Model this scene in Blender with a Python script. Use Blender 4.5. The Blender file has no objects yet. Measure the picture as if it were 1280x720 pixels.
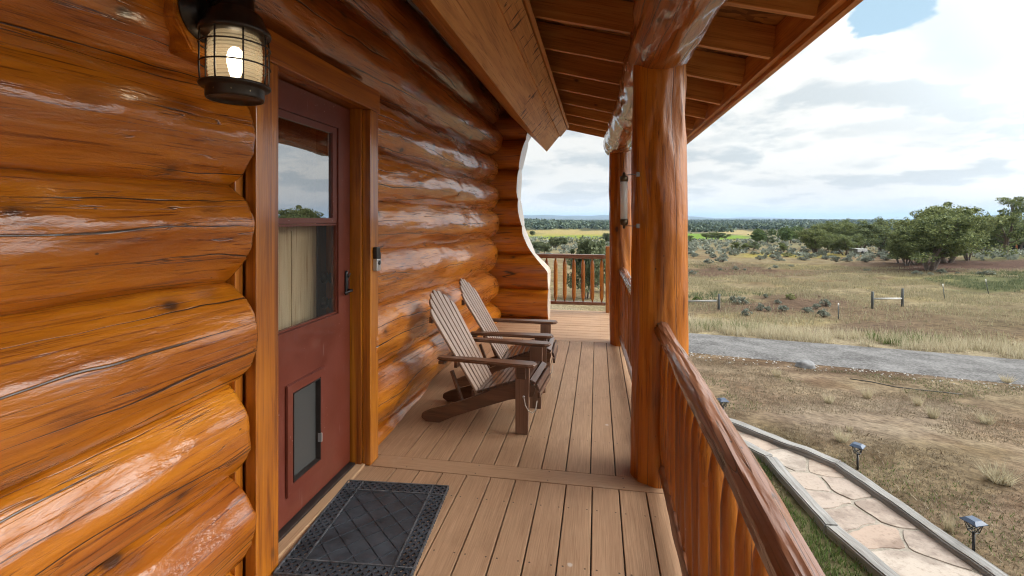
import bpy, bmesh, math, random
import numpy as np
from mathutils import Vector, Matrix, noise as mn
SC = bpy.context.scene
COL = SC.collection
rad = math.radians
# ------------------------------------------------------------------ camera frame of the place
YAW = rad(10.04); FPX = 604.0; CX, CY, EYE = 640.0, 272.0, 1.43
cs, sn = math.cos(YAW), math.sin(YAW)
def ray(px, py):
    r = (px-CX)/FPX
    return (-sn+r*cs, cs+r*sn, (CY-py)/FPX)
def lerp(a, b, t): return a+(b-a)*t
def sstep(a, b, x):
    t = min(1, max(0, (x-a)/(b-a))); return t*t*(3-2*t)

# ------------------------------------------------------------------ terrain
DROP = [(0,3.15),(6,3.2),(9,3.3),(11.5,3.7),(15,4.1),(18,4.25),(30,4.6),(60,5.25),(100,6.0),(150,7),(300,10),
        (500,14),(800,15.5),(1500,17),(3000,20),(8000,32),(26000,62)]
LR = np.log(np.array([d[0]+5 for d in DROP])); LD = np.array([d[1] for d in DROP])
def ground_np(x, y):
    r = np.hypot(x, y)
    z = EYE-np.interp(np.log(r+5), LR, LD)
    az = np.degrees(np.arctan2(x, y))
    z = z+9.5*np.exp(-((az+13)/10.5)**2)*np.exp(-((r-1000)/330)**2)          # wooded ridge
    z = z+6*np.exp(-((az-24)/20)**2)*np.exp(-((r-2300)/700)**2)
    pl = 1/(1+np.exp((az-11.3)/1.5))/(1+np.exp(-(az+40)/3))
    z = z+(98+10*np.sin(az*.7)+5*np.sin(az*1.9))*pl*np.exp(-((r-12000)/2300)**2)   # distant mountains
    z = z+(45+8*np.sin(az*.5))*np.exp(-((az-17)/4.5)**2)*np.exp(-((r-15000)/2500)**2)
    z = z+1.3*np.exp(-((az-42)/12)**2)*np.exp(-((r-85)/35)**2)              # rise under the big trees
    return z
def gz(x, y): return float(ground_np(np.array([x], float), np.array([y], float))[0])
def gpt(px, py):
    """the point of the ground seen at a place of the photograph"""
    v = ray(px, py); t = 1.0
    lo = 1.0
    while t < 30000:
        if EYE+v[2]*t < gz(v[0]*t, v[1]*t): break
        lo = t; t *= 1.06
    hi = t
    for _ in range(30):
        m = (lo+hi)/2
        if EYE+v[2]*m < gz(v[0]*m, v[1]*m): hi = m
        else: lo = m
    return Vector((v[0]*hi, v[1]*hi, gz(v[0]*hi, v[1]*hi)))

# ------------------------------------------------------------------ node helpers
class NT:
    def __init__(s, mat):
        s.t = mat.node_tree; s.n = s.t.nodes; s.l = s.t.links
    def new(s, typ, **kw):
        n = s.n.new(typ)
        for k, v in kw.items(): setattr(n, k, v)
        return n
    def link(s, a, b): s.l.new(a, b)
    def val(s, sock, v):
        if hasattr(v, 'is_linked'): s.link(v, sock)
        else: sock.default_value = v
    def math(s, op, a, b=None, c=None, clamp=False):
        n = s.new('ShaderNodeMath', operation=op, use_clamp=clamp)
        s.val(n.inputs[0], a)
        if b is not None: s.val(n.inputs[1], b)
        if c is not None: s.val(n.inputs[2], c)
        return n.outputs[0]
    def vmath(s, op, a, b=None):
        n = s.new('ShaderNodeVectorMath', operation=op)
        s.val(n.inputs[0], a)
        if b is not None: s.val(n.inputs[1], b)
        return n.outputs[0]
    def noise(s, vec, scale, detail=4, rough=.55, dist=0.0):
        n = s.new('ShaderNodeTexNoise'); s.link(vec, n.inputs['Vector'])
        n.inputs['Scale'].default_value = scale; n.inputs['Detail'].default_value = detail
        n.inputs['Roughness'].default_value = rough; n.inputs['Distortion'].default_value = dist
        return n.outputs[0]
    def ramp(s, f, stops, interp='LINEAR'):
        n = s.new('ShaderNodeValToRGB'); s.link(f, n.inputs[0]); e = n.color_ramp.elements
        n.color_ramp.interpolation = interp
        while len(e) < len(stops): e.new(.5)
        for i, (p, c) in enumerate(stops):
            e[i].position = p
            c = c if hasattr(c, '__len__') else (c, c, c)
            e[i].color = (*c[:3], 1)
        return n.outputs[0]
    def mix(s, f, a, b, mode='MIX'):
        n = s.new('ShaderNodeMix', data_type='RGBA', blend_type=mode)
        s.val(n.inputs[0], f)
        for k, v in ((6, a), (7, b)):
            if hasattr(v, 'is_linked'): s.link(v, n.inputs[k])
            else: n.inputs[k].default_value = (*v[:3], 1)
        return n.outputs[2]
    def smooth(s, x, a, b):
        n = s.new('ShaderNodeMapRange', interpolation_type='SMOOTHSTEP')
        s.val(n.inputs[0], x); n.inputs[1].default_value = a; n.inputs[2].default_value = b
        return n.outputs[0]
    def bump(s, h, strength, dist, normal=None):
        n = s.new('ShaderNodeBump'); s.link(h, n.inputs['Height'])
        n.inputs['Strength'].default_value = strength; n.inputs['Distance'].default_value = dist
        if normal is not None: s.link(normal, n.inputs['Normal'])
        return n.outputs[0]
    def coords(s, scale=(1,1,1), jitter=True):
        tc = s.new('ShaderNodeTexCoord'); v = tc.outputs['Object']
        if jitter:
            oi = s.new('ShaderNodeObjectInfo')
            k = s.math('MULTIPLY', oi.outputs['Random'], 37.0)
            v = s.vmath('ADD', v, s.comb(k, s.math('MULTIPLY', k, 1.7), s.math('MULTIPLY', k, .6)))
        if scale != (1,1,1): v = s.vmath('MULTIPLY', v, scale)
        return v
    def comb(s, x, y, z):
        n = s.new('ShaderNodeCombineXYZ')
        for i, q in enumerate((x, y, z)): s.val(n.inputs[i], q)
        return n.outputs[0]
    def sep(s, v):
        n = s.new('ShaderNodeSeparateXYZ'); s.link(v, n.inputs[0]); return n.outputs
def new_mat(name):
    m = bpy.data.materials.new(name); m.use_nodes = True
    nt = NT(m); nt.bsdf = nt.n['Principled BSDF']; nt.out = nt.n['Material Output']
    return m, nt
def plain(name, col, rough=.5, metal=0.0, var=.25, scale=12, bump=0.0, coat=0.0):
    m, nt = new_mat(name); b = nt.bsdf
    v = nt.coords()
    f = nt.noise(v, scale, 5, .6)
    c0 = tuple(c*(1-var) for c in col); c1 = tuple(min(1, c*(1+var)) for c in col)
    nt.link(nt.ramp(f, [(.3, c0), (.7, c1)]), b.inputs['Base Color'])
    nt.link(nt.ramp(f, [(.3, rough*.85), (.7, min(1, rough*1.15))]), b.inputs['Roughness'])
    b.inputs['Metallic'].default_value = metal
    b.inputs['Coat Weight'].default_value = coat
    if bump: nt.link(nt.bump(nt.noise(v, scale*4, 3), bump, .01), b.inputs['Normal'])
    return m
AXS = {'x': 0, 'y': 1, 'z': 2}
def stretch(axis, across, along):
    v = [across]*3; v[AXS[axis]] = along; return tuple(v)
def log_mat(name, stops, axis='z', coat=.9, coat_rough=.05, crack=1.0, wr=1.0, freq=1.0):
    """hand-peeled log under varnish: streaky grain, knots, drying checks, wrinkled gloss"""
    m, nt = new_mat(name); b = nt.bsdf
    g = nt.coords(stretch(axis, 7*freq, .55*freq))
    f1 = nt.noise(g, 1.3, 7, .58, .12)
    big = nt.noise(nt.coords(stretch(axis, 1.6, .5)), 1.6, 3, .5)
    col = nt.ramp(nt.math('ADD', nt.math('MULTIPLY', f1, .6), nt.math('MULTIPLY', big, .4)), stops)
    fine = nt.noise(nt.coords(stretch(axis, 75*freq, 1.3*freq)), 1.5, 5, .62, .08)
    col = nt.mix(nt.smooth(fine, .52, .70), col, nt.mix(1, col, (.33,.22,.16), 'MULTIPLY'))
    # knots
    vo = nt.new('ShaderNodeTexVoronoi'); nt.link(nt.coords(stretch(axis, 4.4, 2.7)), vo.inputs['Vector']); vo.inputs['Scale'].default_value = 1.25
    kd = nt.math('ADD', vo.outputs['Distance'], nt.math('MULTIPLY', nt.noise(nt.coords(), 16, 3), .07))
    kn = nt.math('SUBTRACT', 1, nt.smooth(kd, .1, .17))
    halo = nt.math('SUBTRACT', 1, nt.smooth(kd, .12, .34))
    col = nt.mix(nt.math('MULTIPLY', halo, .45), col, tuple(q*.8 for q in stops[0][1]))
    col = nt.mix(nt.math('MULTIPLY', kn, .85), col, (.03,.012,.006))
    pv_ = nt.new('ShaderNodeTexVoronoi'); nt.link(nt.coords(stretch(axis, 26, 15)), pv_.inputs['Vector']); pv_.inputs['Scale'].default_value = 1.0
    pit = nt.math('MULTIPLY', nt.math('SUBTRACT', 1, nt.smooth(pv_.outputs['Distance'], .05, .12)), nt.smooth(nt.noise(nt.coords(), 4, 2), .56, .62))
    col = nt.mix(nt.math('MULTIPLY', pit, .8), col, (.02,.008,.004))
    # drying checks: long thin splits
    c1 = nt.noise(nt.coords(stretch(axis, 4.2*freq, .15*freq)), 1.0, 2.5, .45, .1)
    brk = nt.smooth(nt.noise(nt.coords(stretch(axis, 3, .5)), 1.5, 2), .46, .54)
    d1 = nt.math('DIVIDE', nt.math('ABSOLUTE', nt.math('SUBTRACT', nt.math('FRACT', nt.math('MULTIPLY', c1, 5.0)), .5)), 5.0)
    ck = nt.math('MULTIPLY', nt.math('SUBTRACT', 1, nt.smooth(d1, .0008, .0050)), brk)
    if axis == 'z':
        tcx = nt.new('ShaderNodeTexCoord'); ox, oy, oz = nt.sep(tcx.outputs['Object'])
        oi_ = nt.new('ShaderNodeObjectInfo'); rnd = nt.math('MULTIPLY', oi_.outputs['Random'], 31.0)
        oz = nt.math('ADD', oz, rnd)
        wv = nt.noise(nt.comb(nt.math('MULTIPLY', ox, 1.5), nt.math('MULTIPLY', oy, 1.5), nt.math('MULTIPLY', oz, .55)), 1.0, 4, .5)
        NC = 13.0
        u = nt.math('ADD', nt.math('MULTIPLY', nt.math('ARCTAN2', oy, ox), NC/(2*math.pi)), nt.math('ADD', nt.math('MULTIPLY', wv, 2.4), rnd))
        idc = nt.math('FLOOR', u); du = nt.math('ABSOLUTE', nt.math('SUBTRACT', nt.math('FRACT', u), .5))
        along = nt.noise(nt.comb(nt.math('MULTIPLY', idc, 7.31), nt.math('MULTIPLY', oz, .8), rnd), 1.0, 1.5, .5)
        open_ = nt.smooth(along, .43, .64)
        wd = nt.math('ADD', nt.math('MULTIPLY', open_, .045), .0005)
        ck = nt.math('MULTIPLY', nt.math('SUBTRACT', 1, nt.smooth(nt.math('DIVIDE', du, wd), .35, 1.0)), nt.smooth(along, .43, .47))
    c2 = nt.noise(nt.coords(stretch(axis, 13*freq, .34*freq)), 1.3, 3, .5, .1)
    d2 = nt.math('ABSOLUTE', nt.math('SUBTRACT', c2, .47))
    brk2 = nt.smooth(nt.noise(nt.coords(stretch(axis, 4, 1.1)), 1.3, 2), .45, .55)
    ck2 = nt.math('MULTIPLY', nt.math('SUBTRACT', 1, nt.smooth(d2, .0, .008)), brk2)
    allc = nt.math('MULTIPLY', nt.math('MAXIMUM', ck, nt.math('MULTIPLY', ck2, .8)), crack, clamp=True)
    col = nt.mix(nt.math('MULTIPLY', allc, .92), col, (.012,.006,.004))
    nt.link(col, b.inputs['Base Color'])
    # relief: peeling strokes and wrinkled varnish
    w1 = nt.noise(nt.coords(stretch(axis, 17*freq, 5*freq)), 1.6, 4, .55, .3)
    w2 = nt.noise(nt.coords(stretch(axis, 70, 26)), 1.5, 3, .6, .5)
    h = nt.math('ADD', nt.math('MULTIPLY', w1, 1.0), nt.math('MULTIPLY', w2, .16))
    h = nt.math('ADD', h, nt.math('MULTIPLY', fine, -.12))
    h = nt.math('SUBTRACT', h, nt.math('MULTIPLY', allc, .9))
    bp = nt.bump(h, .5*wr, .012)
    nt.link(bp, b.inputs['Normal']); nt.link(nt.bump(h, .30*wr, .012), b.inputs['Coat Normal'])
    b.inputs['Roughness'].default_value = .5; b.inputs['Specular IOR Level'].default_value = .25
    b.inputs['Coat Weight'].default_value = coat
    rr = nt.ramp(nt.noise(nt.coords(), 6, 4), [(.35, coat_rough*.7), (.7, coat_rough*2.0)])
    nt.link(rr, b.inputs['Coat Roughness']); b.inputs['Coat IOR'].default_value = 1.72
    return m
def plank_mat(name, stops, axis, coat=0.0, rough=.55, freq=1.0, knots=1.0, saw=0.0, bump=.35, coat_rough=.12):
    m, nt = new_mat(name); b = nt.bsdf
    g = nt.coords(stretch(axis, 14*freq, .7*freq))
    f1 = nt.noise(g, 1.4, 7, .6, .9)
    big = nt.noise(nt.coords(), 1.1, 2)
    col = nt.ramp(nt.math('ADD', nt.math('MULTIPLY', f1, .75), nt.math('MULTIPLY', big, .25)), stops)
    fine = nt.noise(nt.coords(stretch(axis, 90*freq, 2.0*freq)), 1.5, 3, .6, .3)
    col = nt.mix(nt.smooth(fine, .52, .75), col, nt.mix(1, col, (.55,.42,.33), 'MULTIPLY'))
    if knots:
        vo = nt.new('ShaderNodeTexVoronoi'); nt.link(nt.coords(stretch(axis, 4, 2.0)), vo.inputs['Vector']); vo.inputs['Scale'].default_value = 1.3
        kd = nt.math('ADD', vo.outputs['Distance'], nt.math('MULTIPLY', nt.noise(nt.coords(), 20, 3), .06))
        kn = nt.math('MULTIPLY', nt.math('SUBTRACT', 1, nt.smooth(kd, .06, .14)), knots)
        col = nt.mix(nt.math('MULTIPLY', kn, .8), col, (.05,.02,.01))
    h = nt.math('ADD', fine, nt.math('MULTIPLY', f1, .5))
    if saw:
        sw = nt.noise(nt.coords(stretch(axis, 6, 26)), 1.0, 3, .6, .4)
        sm = nt.smooth(sw, .575, .64)
        col = nt.mix(nt.math('MULTIPLY', sm, saw), col, (.06,.025,.012))
        h = nt.math('SUBTRACT', h, nt.math('MULTIPLY', sm, .8))
    nt.link(col, b.inputs['Base Color'])
    bp = nt.bump(h, bump, .004)
    nt.link(bp, b.inputs['Normal'])
    if coat: nt.link(bp, b.inputs['Coat Normal'])
    b.inputs['Roughness'].default_value = rough
    b.inputs['Coat Weight'].default_value = coat; b.inputs['Coat Roughness'].default_value = coat_rough
    return m

HONEY = [(.28,(.11,.022,.001)),(.40,(.27,.066,.002)),(.54,(.44,.133,.003)),(.72,(.60,.218,.008))]
GOLD = [(.30,(.10,.023,.002)),(.43,(.27,.073,.003)),(.56,(.43,.138,.006)),(.72,(.58,.225,.014))]
DARKER = [(.30,(.11,.028,.005)),(.46,(.27,.075,.008)),(.58,(.40,.125,.012)),(.74,(.52,.19,.024))]
RAIL = [(.30,(.085,.030,.014)),(.48,(.165,.060,.027)),(.62,(.23,.092,.044)),(.76,(.31,.14,.073))]
CEDAR = [(.30,(.38,.175,.052)),(.5,(.64,.335,.115)),(.72,(.75,.45,.185))]
RAFT = [(.30,(.27,.105,.026)),(.5,(.50,.215,.054)),(.72,(.66,.35,.105))]
M = {}
M['log'] = log_mat('varnished_log', HONEY)
M['log_end'] = log_mat('varnished_log_beam', DARKER, wr=.8, coat_rough=.09)
M['post'] = log_mat('varnished_post', GOLD, coat=.32, coat_rough=.14, crack=.7, wr=.9)
M['rail'] = log_mat('varnished_rail', RAIL, wr=.55, coat_rough=.13, coat=.8)
M['baluster'] = log_mat('varnished_spindle', GOLD, coat=.5, coat_rough=.14, freq=1.2, crack=.35)
M['cut'] = plank_mat('skylit_cut_log_ends', [(.3,(.42,.33,.25)),(.7,(.62,.53,.44))], 'z', coat=.7, knots=0)  # pale tone is the sky's reflection on the glossy cut, painted in
for a in 'xyz':
    M['trim_'+a] = plank_mat('varnished_trim_'+a, GOLD, a, coat=.8, rough=.45, coat_rough=.1)
    M['cedar_'+a] = plank_mat('sawn_cedar_'+a, CEDAR, a, coat=.08, rough=.6, bump=.5)
    M['raft_'+a] = plank_mat('stained_rafter_'+a, RAFT, a, coat=.1, rough=.6)
M['cedar_saw'] = plank_mat('rough_sawn_cedar', CEDAR, 'y', coat=.08, rough=.6, saw=.95, bump=.8)
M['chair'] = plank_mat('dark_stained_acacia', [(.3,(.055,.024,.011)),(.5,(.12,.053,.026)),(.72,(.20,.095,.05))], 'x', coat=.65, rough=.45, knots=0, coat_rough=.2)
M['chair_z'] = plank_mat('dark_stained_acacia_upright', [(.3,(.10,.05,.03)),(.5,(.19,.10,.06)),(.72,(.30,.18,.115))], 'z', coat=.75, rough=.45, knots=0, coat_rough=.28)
M['chair_back'] = plank_mat('sheen_pale_acacia_slats', [(.3,(.15,.09,.06)),(.5,(.27,.175,.125)),(.72,(.40,.28,.21))], 'z', coat=.75, rough=.45, knots=0, coat_rough=.3)  # paleness is light reflected off the back slats, put into the colour
M['black_metal'] = plain('bronze_black_metal', (.034,.026,.021), .34, .6, .3, 20)
M['black'] = plain('black_plastic', (.012,.012,.013), .35)
M['silver'] = plain('brushed_silver', (.55,.55,.56), .35, .8, .08)
M['rubber'] = plain('black_rubber', (.032,.037,.046), .55, 0, .5, 7, .3)
M['rubber_worn'] = plain('worn_rubber_rim', (.075,.078,.085), .6, 0, .7, 16, .3)
M['burgundy'] = plain('burgundy_paint', (.125,.025,.013), .38, 0, .14, 5, .06, .3)
_m = M['burgundy']; _n = NT(_m); _b = _m.node_tree.nodes['Principled BSDF']; _c = _b.inputs['Base Color'].links[0].from_socket
_ch = _n.math('MULTIPLY', _n.smooth(_n.noise(_n.coords(), 70, 3, .6), .66, .70), _n.smooth(_n.noise(_n.coords(), 4.5, 3), .55, .66))
_sc = _n.math('MULTIPLY', _n.smooth(_n.noise(_n.coords((90, 90, 3)), 1.2, 2), .70, .73), _n.smooth(_n.noise(_n.coords(), 3.1, 2), .56, .64))
_d = _n.mix(_n.math('MULTIPLY', _n.smooth(_n.noise(_n.coords(), 2.4, 6, .65), .42, .72), .3), _c, (.20,.06,.045))
_n.link(_n.mix(_n.math('MULTIPLY', _n.math('MAXIMUM', _ch, _n.math('MULTIPLY', _sc, .5)), .8), _d, (.55,.47,.44)), _b.inputs['Base Color'])
M['white_edge'] = plain('chipped_white_plastic', (.6,.58,.55), .5)
M['pine'] = plank_mat('pale_pine', [(.3,(.56,.42,.235)),(.5,(.70,.55,.34)),(.72,(.80,.66,.45))], 'z', knots=.8)
M['shade_wood'] = plank_mat('shade_dark_wood', [(.3,(.07,.055,.045)),(.7,(.13,.105,.085))], 'z', knots=0)  # dark tone that stands for shade on the parts wearing it
M['dark_metal'] = plain('dark_sill_metal', (.05,.038,.034), .45, .4)
M['stripwood'] = plank_mat('threshold_wood', [(.3,(.34,.20,.11)),(.7,(.52,.34,.20))], 'y', knots=0)
M['brass'] = plain('aged_brass', (.12,.09,.055), .4, .8)
M['wire'] = plain('steel_wire', (.2,.18,.16), .4, .8)
M['greywood'] = plank_mat('weathered_grey_timber', [(.28,(.07,.066,.062)),(.48,(.22,.213,.205)),(.72,(.36,.352,.34))], 'z', rough=.9, bump=.9, knots=.7)
M['postwood'] = plank_mat('weathered_fence_post', [(.3,(.05,.055,.055)),(.7,(.15,.16,.155))], 'z', rough=.9, bump=.8)
M['railgrey'] = plank_mat('silvery_fence_rail', [(.3,(.28,.28,.27)),(.7,(.45,.45,.44))], 'z', rough=.9)
M['cord'] = plain('grey_cord', (.42,.38,.32), .8)
M['white'] = plain('white_paint', (.75,.75,.73), .5, 0, .06)
M['roof_metal'] = plain('blue_grey_metal_roof', (.33,.38,.50), .4, .3, .1, 2)
M['green_wall'] = plain('sage_green_wall', (.16,.19,.15), .8, 0, .15)
M['orange_post'] = plain('orange_stained_post', (.50,.17,.06), .6, 0, .15)
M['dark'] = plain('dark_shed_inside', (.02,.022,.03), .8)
M['solar'] = plain('solar_panel_top', (.04,.065,.115), .45, 0, .3, 30)
M['hose'] = plain('black_drip_hose', (.02,.02,.02), .5)
M['rock'] = plain('pale_grey_rock', (.20,.20,.205), .85, 0, .3, 9, .8)
M['pebble'] = plain('pale_pebbles', (.40,.39,.37), .9, 0, .5, 5)
M['footing'] = plain('concrete_footing', (.32,.31,.29), .9, 0, .15, 8, .3)

def glass_mat(name, tint, gloss_rough, opacity, body=(.02,.02,.02), ior=1.5, mirror=0.0):
    m, nt = new_mat(name); nt.n.remove(nt.bsdf)
    tr = nt.new('ShaderNodeBsdfTransparent'); tr.inputs[0].default_value = (*tint, 1)
    df = nt.new('ShaderNodeBsdfDiffuse'); df.inputs[0].default_value = (*body, 1)
    gl = nt.new('ShaderNodeBsdfGlossy'); gl.inputs['Roughness'].default_value = gloss_rough
    m1 = nt.new('ShaderNodeMixShader'); m1.inputs[0].default_value = opacity
    nt.link(tr.outputs[0], m1.inputs[1]); nt.link(df.outputs[0], m1.inputs[2])
    fr = nt.new('ShaderNodeFresnel'); fr.inputs[0].default_value = ior
    m2 = nt.new('ShaderNodeMixShader'); gq = nt.new('ShaderNodeNewGeometry'); nt.link(nt.math('MULTIPLY', nt.math('MAXIMUM', fr.outputs[0], mirror), nt.math('SUBTRACT', 1, gq.outputs['Backfacing'])), m2.inputs[0])
    nt.link(m1.outputs[0], m2.inputs[1]); nt.link(gl.outputs[0], m2.inputs[2])
    nt.link(m2.outputs[0], nt.out.inputs[0]); return m
M['glass'] = glass_mat('storm_glass', (.45,.45,.45), .0, .12, ior=1.8, mirror=.5)
M['screen'] = glass_mat('insect_screen', (.97,.96,.94), .35, .14, (.09,.09,.09), 1.08)
M['flap'] = glass_mat('smoked_pet_flap', (.10,.10,.11), .12, .75, (.085,.083,.08), 1.3)
M['tube_glass'] = glass_mat('clear_tube', (.97,.98,.98), .05, .05, (.8,.8,.8), 1.9)
M['thermo'] = glass_mat('gleaming_thermometer_tube', (.95,.97,.97), .1, .45, (.92,.93,.92), 1.6)  # whitish body stands in for bright reflections on clear glass
def globe_mat():
    m, nt = new_mat('ribbed_lantern_glass'); nt.n.remove(nt.bsdf)
    tr = nt.new('ShaderNodeBsdfTransparent'); tr.inputs[0].default_value = (.95,.92,.86,1)
    tl = nt.new('ShaderNodeBsdfTranslucent'); tl.inputs[0].default_value = (.72,.62,.44,1)
    gl = nt.new('ShaderNodeBsdfGlossy'); gl.inputs['Roughness'].default_value = .08
    m1 = nt.new('ShaderNodeMixShader'); m1.inputs[0].default_value = .36
    nt.link(tr.outputs[0], m1.inputs[1]); nt.link(tl.outputs[0], m1.inputs[2])
    fr = nt.new('ShaderNodeFresnel'); fr.inputs[0].default_value = 1.5
    m2 = nt.new('ShaderNodeMixShader'); gq = nt.new('ShaderNodeNewGeometry'); nt.link(nt.math('MULTIPLY', fr.outputs[0], nt.math('SUBTRACT', 1, gq.outputs['Backfacing'])), m2.inputs[0])
    nt.link(m1.outputs[0], m2.inputs[1]); nt.link(gl.outputs[0], m2.inputs[2]); nt.link(m2.outputs[0], nt.out.inputs[0]); return m
M['globe'] = globe_mat()
def emit(name, col, s):
    m, nt = new_mat(name); nt.n.remove(nt.bsdf)
    e = nt.new('ShaderNodeEmission'); e.inputs[0].default_value = (*col, 1); e.inputs[1].default_value = s
    nt.link(e.outputs[0], nt.out.inputs[0]); return m
M['bulb'] = emit('lit_bulb', (1.0,.86,.64), 6.5)
def deck_mat(axis):
    m, nt = new_mat('composite_decking_'+axis); b = nt.bsdf
    tc = nt.new('ShaderNodeTexCoord')
    f = nt.noise(nt.coords(stretch(axis, 130, 3.2)), 1.6, 3, .6, .4)
    big = nt.noise(nt.coords(stretch(axis, 3, .8)), 1.5, 4)
    dirt = nt.noise(nt.coords(jitter=False), 3.2, 5, .65)
    oi = nt.new('ShaderNodeObjectInfo')
    col = nt.ramp(f, [(.32,(.305,.178,.098)),(.6,(.455,.282,.168)),(.8,(.55,.365,.235))])
    col = nt.mix(nt.smooth(big, .4, .7), col, nt.mix(1, col, (.80,.77,.75), 'MULTIPLY'))
    col = nt.mix(nt.math('MULTIPLY', oi.outputs['Random'], .45), col, (.33,.198,.118))
    col = nt.mix(nt.math('MULTIPLY', nt.smooth(dirt, .62, .75), .35), col, (.52,.43,.34))
    dk = nt.noise(nt.coords(), 1.9, 6, .68)
    col = nt.mix(nt.math('MULTIPLY', nt.smooth(dk, .52, .70), .42), col, nt.mix(1, col, (.52,.47,.44), 'MULTIPLY'))
    vs_ = nt.new('ShaderNodeTexVoronoi'); nt.link(nt.coords(), vs_.inputs['Vector']); vs_.inputs['Scale'].default_value = 3.2
    sp = nt.math('MULTIPLY', nt.math('SUBTRACT', 1, nt.smooth(nt.math('ADD', vs_.outputs['Distance'], nt.math('MULTIPLY', nt.noise(nt.coords(), 60, 3), .05)), .045, .075)), nt.smooth(nt.sep(vs_.outputs['Color'])[0], .72, .74))
    col = nt.mix(nt.math('MULTIPLY', sp, .6), col, (.62,.57,.53))
    x, y, z = nt.sep(tc.outputs['Object'])
    if axis == 'x': x, y = y, x
    # screw heads, two per joist
    dx = nt.math('SUBTRACT', nt.math('ABSOLUTE', x), .045)
    fy = nt.math('SUBTRACT', nt.math('FRACT', nt.math('DIVIDE', nt.math('ADD', y, 40.13), .405)), .5)
    dy = nt.math('MULTIPLY', fy, .405)
    dd = nt.math('SQRT', nt.math('ADD', nt.math('MULTIPLY', dx, dx), nt.math('MULTIPLY', dy, dy)))
    hole = nt.math('SUBTRACT', 1, nt.smooth(dd, .0032, .0052))
    col = nt.mix(nt.math('MULTIPLY', hole, .85), col, (.03,.018,.012))
    nt.link(col, b.inputs['Base Color'])
    h = nt.math('SUBTRACT', f, nt.math('MULTIPLY', hole, 1.5))
    nt.link(nt.bump(h, .35, .003), b.inputs['Normal'])
    b.inputs['Roughness'].default_value = .5
    return m
M['deck_y'] = deck_mat('y'); M['deck_x'] = deck_mat('x')
def osb_mat():
    m, nt = new_mat('osb_sheathing'); b = nt.bsdf
    vo = nt.new('ShaderNodeTexVoronoi'); nt.link(nt.coords((14,28,14)), vo.inputs['Vector']); vo.inputs['Scale'].default_value = 1.0
    x, y, z = nt.sep(vo.outputs['Color'])
    nt.link(nt.ramp(x, [(0,(.09,.035,.012)),(.5,(.25,.11,.035)),(1,(.42,.21,.07))]), b.inputs['Base Color'])
    b.inputs['Roughness'].default_value = .6; return m
M['osb'] = osb_mat()
def stone_mat():
    m, nt = new_mat('pink_sandstone'); b = nt.bsdf
    oi = nt.new('ShaderNodeObjectInfo')
    base = nt.ramp(oi.outputs['Random'], [(0,(.31,.222,.172)),(.35,(.365,.295,.24)),(.7,(.33,.268,.225)),(1,(.39,.335,.285))])
    n1 = nt.noise(nt.coords(), 2.2, 6, .6)
    col = nt.mix(nt.smooth(n1, .46, .60), base, nt.mix(1, base, (.66,.63,.62), 'MULTIPLY'))
    n2 = nt.noise(nt.coords(), 26, 4, .6)
    col = nt.mix(nt.smooth(n2, .5, .8), col, nt.mix(1, col, (.62,.58,.55), 'MULTIPLY'))
    nt.link(col, b.inputs['Base Color']); b.inputs['Roughness'].default_value = .85
    nt.link(nt.bump(n2, .5, .01), b.inputs['Normal']); return m
M['stone'] = stone_mat()
def gritty(name, stops, s1=30, s2=4, bump=.6, bd=.02):
    m, nt = new_mat(name); b = nt.bsdf
    v = nt.coords(jitter=False)
    f = nt.math('ADD', nt.math('MULTIPLY', nt.noise(v, s1, 6, .7), .6), nt.math('MULTIPLY', nt.noise(v, s2, 5), .4))
    nt.link(nt.ramp(f, stops), b.inputs['Base Color']); b.inputs['Roughness'].default_value = .95
    b.inputs['Specular IOR Level'].default_value = .2
    nt.link(nt.bump(f, bump, bd), b.inputs['Normal']); return m
M['gravel'] = gritty('crushed_grey_gravel', [(.36,(.05,.047,.046)),(.48,(.122,.117,.116)),(.60,(.205,.199,.196))], 13, 1.1, .9, .05)
M['mortar'] = gritty('sand_joint', [(.35,(.20,.175,.145)),(.65,(.36,.32,.27))], 40, 5)
def ground_mat():
    m, nt = new_mat('dry_ground'); b = nt.bsdf
    at = nt.new('ShaderNodeAttribute', attribute_name='cover')
    geo = nt.new('ShaderNodeNewGeometry'); p = geo.outputs['Position']
    n1 = nt.noise(p, 9, 7, .7); n2 = nt.noise(p, .55, 6, .65); n3 = nt.noise(p, 2.3, 5, .65, .6)
    col = at.outputs['Color']
    col = nt.mix(1, col, nt.ramp(n1, [(.30,(.45,.42,.40)),(.5,(.98,.98,.98)),(.7,(1.5,1.5,1.45))]), 'MULTIPLY')
    col = nt.mix(1, col, nt.ramp(n3, [(.32,(.62,.58,.55)),(.5,(1,1,1)),(.7,(1.22,1.2,1.12))]), 'MULTIPLY')
    col = nt.mix(1, col, nt.ramp(n2, [(.3,(.78,.74,.72)),(.7,(1.2,1.2,1.15))]), 'MULTIPLY')
    nt.link(col, b.inputs['Base Color']); b.inputs['Roughness'].default_value = 1
    b.inputs['Specular IOR Level'].default_value = .05
    nt.link(nt.bump(nt.math('ADD', n1, n3), .6, .05), b.inputs['Normal']); return m
M['ground'] = ground_mat()
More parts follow.
